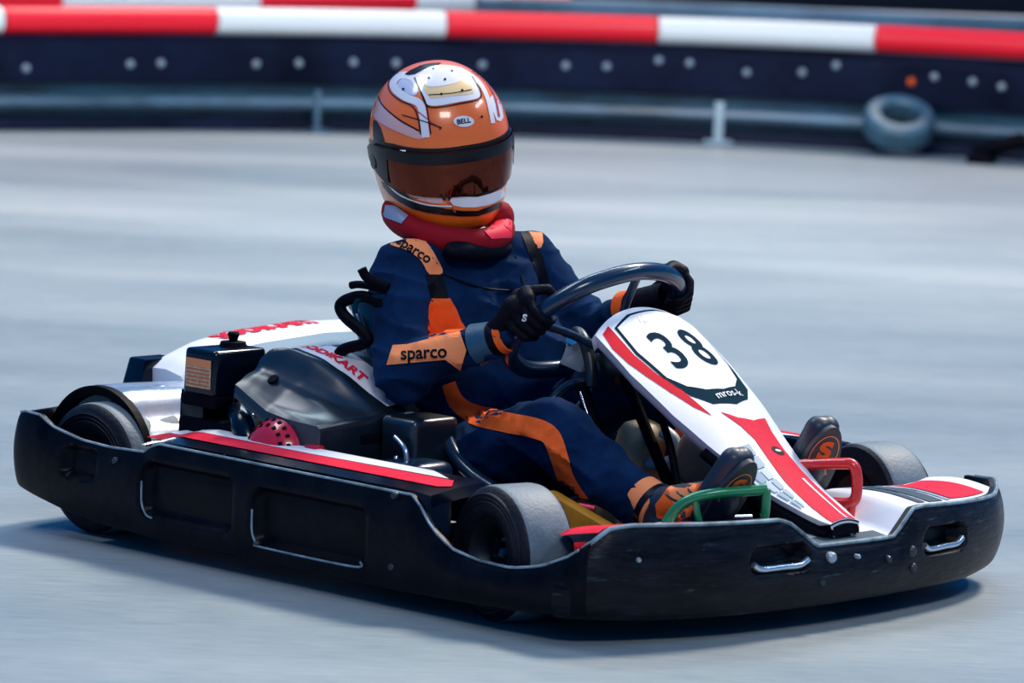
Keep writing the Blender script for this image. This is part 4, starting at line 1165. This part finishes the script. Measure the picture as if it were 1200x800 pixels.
def ring(name, a, b, r0, r1, m, parent, w=0):
    return b2o(name, lathe_bm([(r0*.92, 0), (r0, .001), (r1, (V(b)-V(a)).length-.001), (r1*.92, (V(b)-V(a)).length)], 32, zmat(a, V(b)-V(a))), m, parent)
def on(a, b, t): return V(a).lerp(V(b), t)
wr, el = J['wrR'], J['elR']
hd = gR.data.vertices[0].co
ring('glove_cuff', on(el, wr, .84), on(el, wr, 1.03), .044, .037, M['cuff'], gR)
ring('cuff_band', on(el, wr, 1.03), on(el, wr, 1.10), .0375, .036, M['ink'], gR)
ring('cuff_stripe', on(el, wr, 1.10), on(el, wr, 1.17), .0368, .0345, M['orange'], gR)
wl, elL = (.705, .205, .53), J['elL']
wb = V((.775, .20, .556))
ring('glove_cuff', V((.672, .207, .520)), wb, .040, .034, M['glove'], gL)
ring('cuff_stripe', V((.645, .209, .512)), V((.674, .207, .521)), .043, .041, M['orange'], gL)
gb = bvh_of(gR); glb = bvh_of(gL)
cbR = bvh_of(gR.children[0])
word('sparco', 15, 556, 404, 62, 'whiteink', 'glove_lettering', bv=cbR, parent=gR, off=.004, sx=.9, bold=.4, step=4)
word('S', 11, 614, 374, -10, 'whiteink', 'glove_logo', bv=gb, parent=gR, off=.003, bold=.5, step=3)
gcb = bvh_of(gL.children[0])
word('sparco', 9, 757, 357, 6, 'whiteink', 'glove_lettering', bv=gcb, parent=gL, off=.004, bold=.4, step=3, depth=9.1)

# ---- shoes
def shoe(an, heel, ball, toe, y):
    rz = Matrix.Rotation(R(y), 3, 'Z')
    tw = lambda p: V(an) + rz @ (V(p)-V(an))
    heel, ball, toe = tw(heel), tw(ball), tw(toe); SY = rz @ V((0, 1, 0))
    parts = [capsule_bm(an, .044, heel, .036), capsule_bm(heel, .036, ball, .036), capsule_bm(an, .042, ball, .033)]
    for dy in (-.017, .017):
        parts.append(capsule_bm(heel + SY*dy*.8, .030, ball + SY*dy, .031))
        parts.append(capsule_bm(ball + SY*dy, .031, toe + SY*dy*.6, .026))
    o = fuse('shoe', parts, .004, 5, [M['shoe']], person)
    # sole: flat plate following the foot bottom
    h, b, t = V(heel), V(ball), V(toe); d = (t-h).normalized(); n = SY.cross(d).normalized(); L = (t-h).length + .06
    bm = bmesh.new(); outl = []
    for k in range(40):
        a = 2*math.pi*k/40; u = math.cos(a); w = .036 + .010*smooth01((u+.4)/.9)
        w *= 1.0
        outl.append((u*L/2, math.sin(a)*w*(1 if abs(u) < .99 else 1)))
    c = (h+t)/2 + n*.024
    lo = [bm.verts.new(c + d*a + SY*b_ + n*.012) for a, b_ in outl]
    hi = [bm.verts.new(c + d*a*.98 + SY*b_*.96) for a, b_ in outl]
    bm.faces.new(lo); bm.faces.new(hi[::-1])
    for k in range(40): bm.faces.new((lo[k], lo[(k+1) % 40], hi[(k+1) % 40], hi[k]))
    so = b2o('sole', bm, M['sole'], o)
    Y = SY
    fnp = lambda a, bq: c + d*bq + Y*a + n*.0132
    apply_decal(text_bm('S', .056, .02, bold=.003, sx=1.15), lambda a, bq: fnp(a, bq+.082), 'sole_logo', M['orange'], so)
    ol = [(math.cos(R(k*10))*.031, .072 + math.sin(R(k*10))*.048) for k in range(-2, 22)]
    apply_decal(flat_poly_bm(strip_poly(ol, .0022), .03), fnp, 'sole_line', M['peach'], so)
    apply_decal(flat_poly_bm([(-.026, .022), (.026, .022), (.018, .038), (-.018, .038)], .03), fnp, 'sole_mark', M['helrust'], so)
    return o
shR = shoe((1.115, -.20, .195), (1.205, -.20, .128), (1.305, -.195, .248), (1.350, -.19, .325), -11)
shL = shoe((1.085, .20, .215), (1.140, .20, .150), (1.215, .205, .270), (1.250, .21, .345), -22)
for s_, an, kn in ((shR, (1.115, -.20, .195), J['knR']), (shL, (1.085, .20, .215), J['knL'])):
    a = V(an); d = (V(kn)-a).normalized()
    ring('ankle_cuff', a - d*.012, a + d*.045, .050, .047, M['peach'], s_)
    ring('ankle_strap', a - d*.004, a + d*.012, .0525, .0515, M['heldark'], s_)
srb = bvh_of(shR)
patch([(762, 585), (776, 566), (798, 556), (812, 560), (806, 575), (800, 596), (780, 604), (764, 600)], 'ankle_panel', 'orange', bv=srb, parent=shR, off=.002, depth=8.9)
patch([(776, 566), (798, 553), (808, 560), (800, 578), (782, 584)], 'ankle_panel', 'peach', bv=srb, parent=shR, off=.004, depth=8.9)
for k in range(3):
    lp = [dcast(srb, u-600, 400-v, .006, 8.9) for u, v in ((774+12*k, 572-3*k), (786+9*k, 580-4*k), (800+6*k, 578-5*k))]
    if all(lp): tube('lace', lp, .0022, M['heldark'], shR, smooth=4, seg=6)

# =================================================================== LIGHT
w = bpy.data.worlds.new('hall'); scn.world = w; w.use_nodes = True
nt = w.node_tree; bg = nt.nodes['Background']
bg.inputs['Color'].default_value = (.002, .11, .36, 1); bg.inputs['Strength'].default_value = 1.35
def sun(name, d, e, c, ang):
    l = bpy.data.lights.new(name, 'SUN'); l.energy = e; l.color = c; l.angle = R(ang)
    o = bpy.data.objects.new(name, l); col.objects.link(o)
    o.rotation_euler = V(d).to_track_quat('Z', 'Y').to_euler(); return o
sun('hall_floodlight', (-.14, .82, 1), 3.95, (1, .86, .72), 11)
def area(name, loc, target, e, c, sx, sy):
    l = bpy.data.lights.new(name, 'AREA'); l.energy = e; l.color = c; l.shape = 'RECTANGLE'; l.size = sx; l.size_y = sy
    o = bpy.data.objects.new(name, l); col.objects.link(o); o.location = loc
    o.rotation_euler = (V(loc)-V(target)).to_track_quat('Z', 'Y').to_euler(); return o
area('ceiling_or_fill_lamp', (5.6, -3.6, 5.2), (.5, 0, .6), 165, (1, .93, .85), 2.2, 1.2)
area('ceiling_or_fill_lamp', (-1.75, -.8, 4.9), (.35, -.45, .4), 85, (.92, .97, 1), 2.6, 1.3)  # added lamp, aimed to put a highlight on the engine cover
area('ceiling_or_fill_lamp', (-2.5, 3.5, 5.5), (.6, 0, .3), 130, (.70, .90, 1), 3.5, .5)
area('ceiling_or_fill_lamp', (4.5, 3.5, 5.5), (.8, 0, .3), 90, (.75, .92, 1), 3.0, .5)

area('ceiling_or_fill_lamp', (-3.2, 4.5, 5.0), (-7.9, 8.6, .3), 420, (1, .97, .95), 4.0, .6)  # added lamp that brightens the track side of the barrier

# =================================================================== CAMERA
cd = bpy.data.cameras.new('camera'); cam = bpy.data.objects.new('camera', cd); col.objects.link(cam)
cd.sensor_width = 36; cd.lens = 5174/1200*36; cd.clip_end = 200
yaw, pit, roll = 2.32679696, -.1204235, .0427
fw = V((math.cos(pit)*math.cos(yaw), math.cos(pit)*math.sin(yaw), math.sin(pit)))
r0 = fw.cross(V((0, 0, 1))).normalized(); u0 = r0.cross(fw)
rr_ = r0*math.cos(roll) + u0*math.sin(roll); uu = u0*math.cos(roll) - r0*math.sin(roll)
cam.matrix_world = Matrix(((rr_.x, uu.x, -fw.x, 6.78), (rr_.y, uu.y, -fw.y, -6.64), (rr_.z, uu.z, -fw.z, 1.55), (0, 0, 0, 1)))
cd.dof.use_dof = True; cd.dof.focus_distance = 9.0; cd.dof.aperture_fstop = 4.5
scn.camera = cam
scn.view_settings.view_transform = 'Standard'; scn.view_settings.look = 'None'
scn.view_settings.exposure = 0; scn.view_settings.gamma = 1; scn.view_settings.use_curve_mapping = False
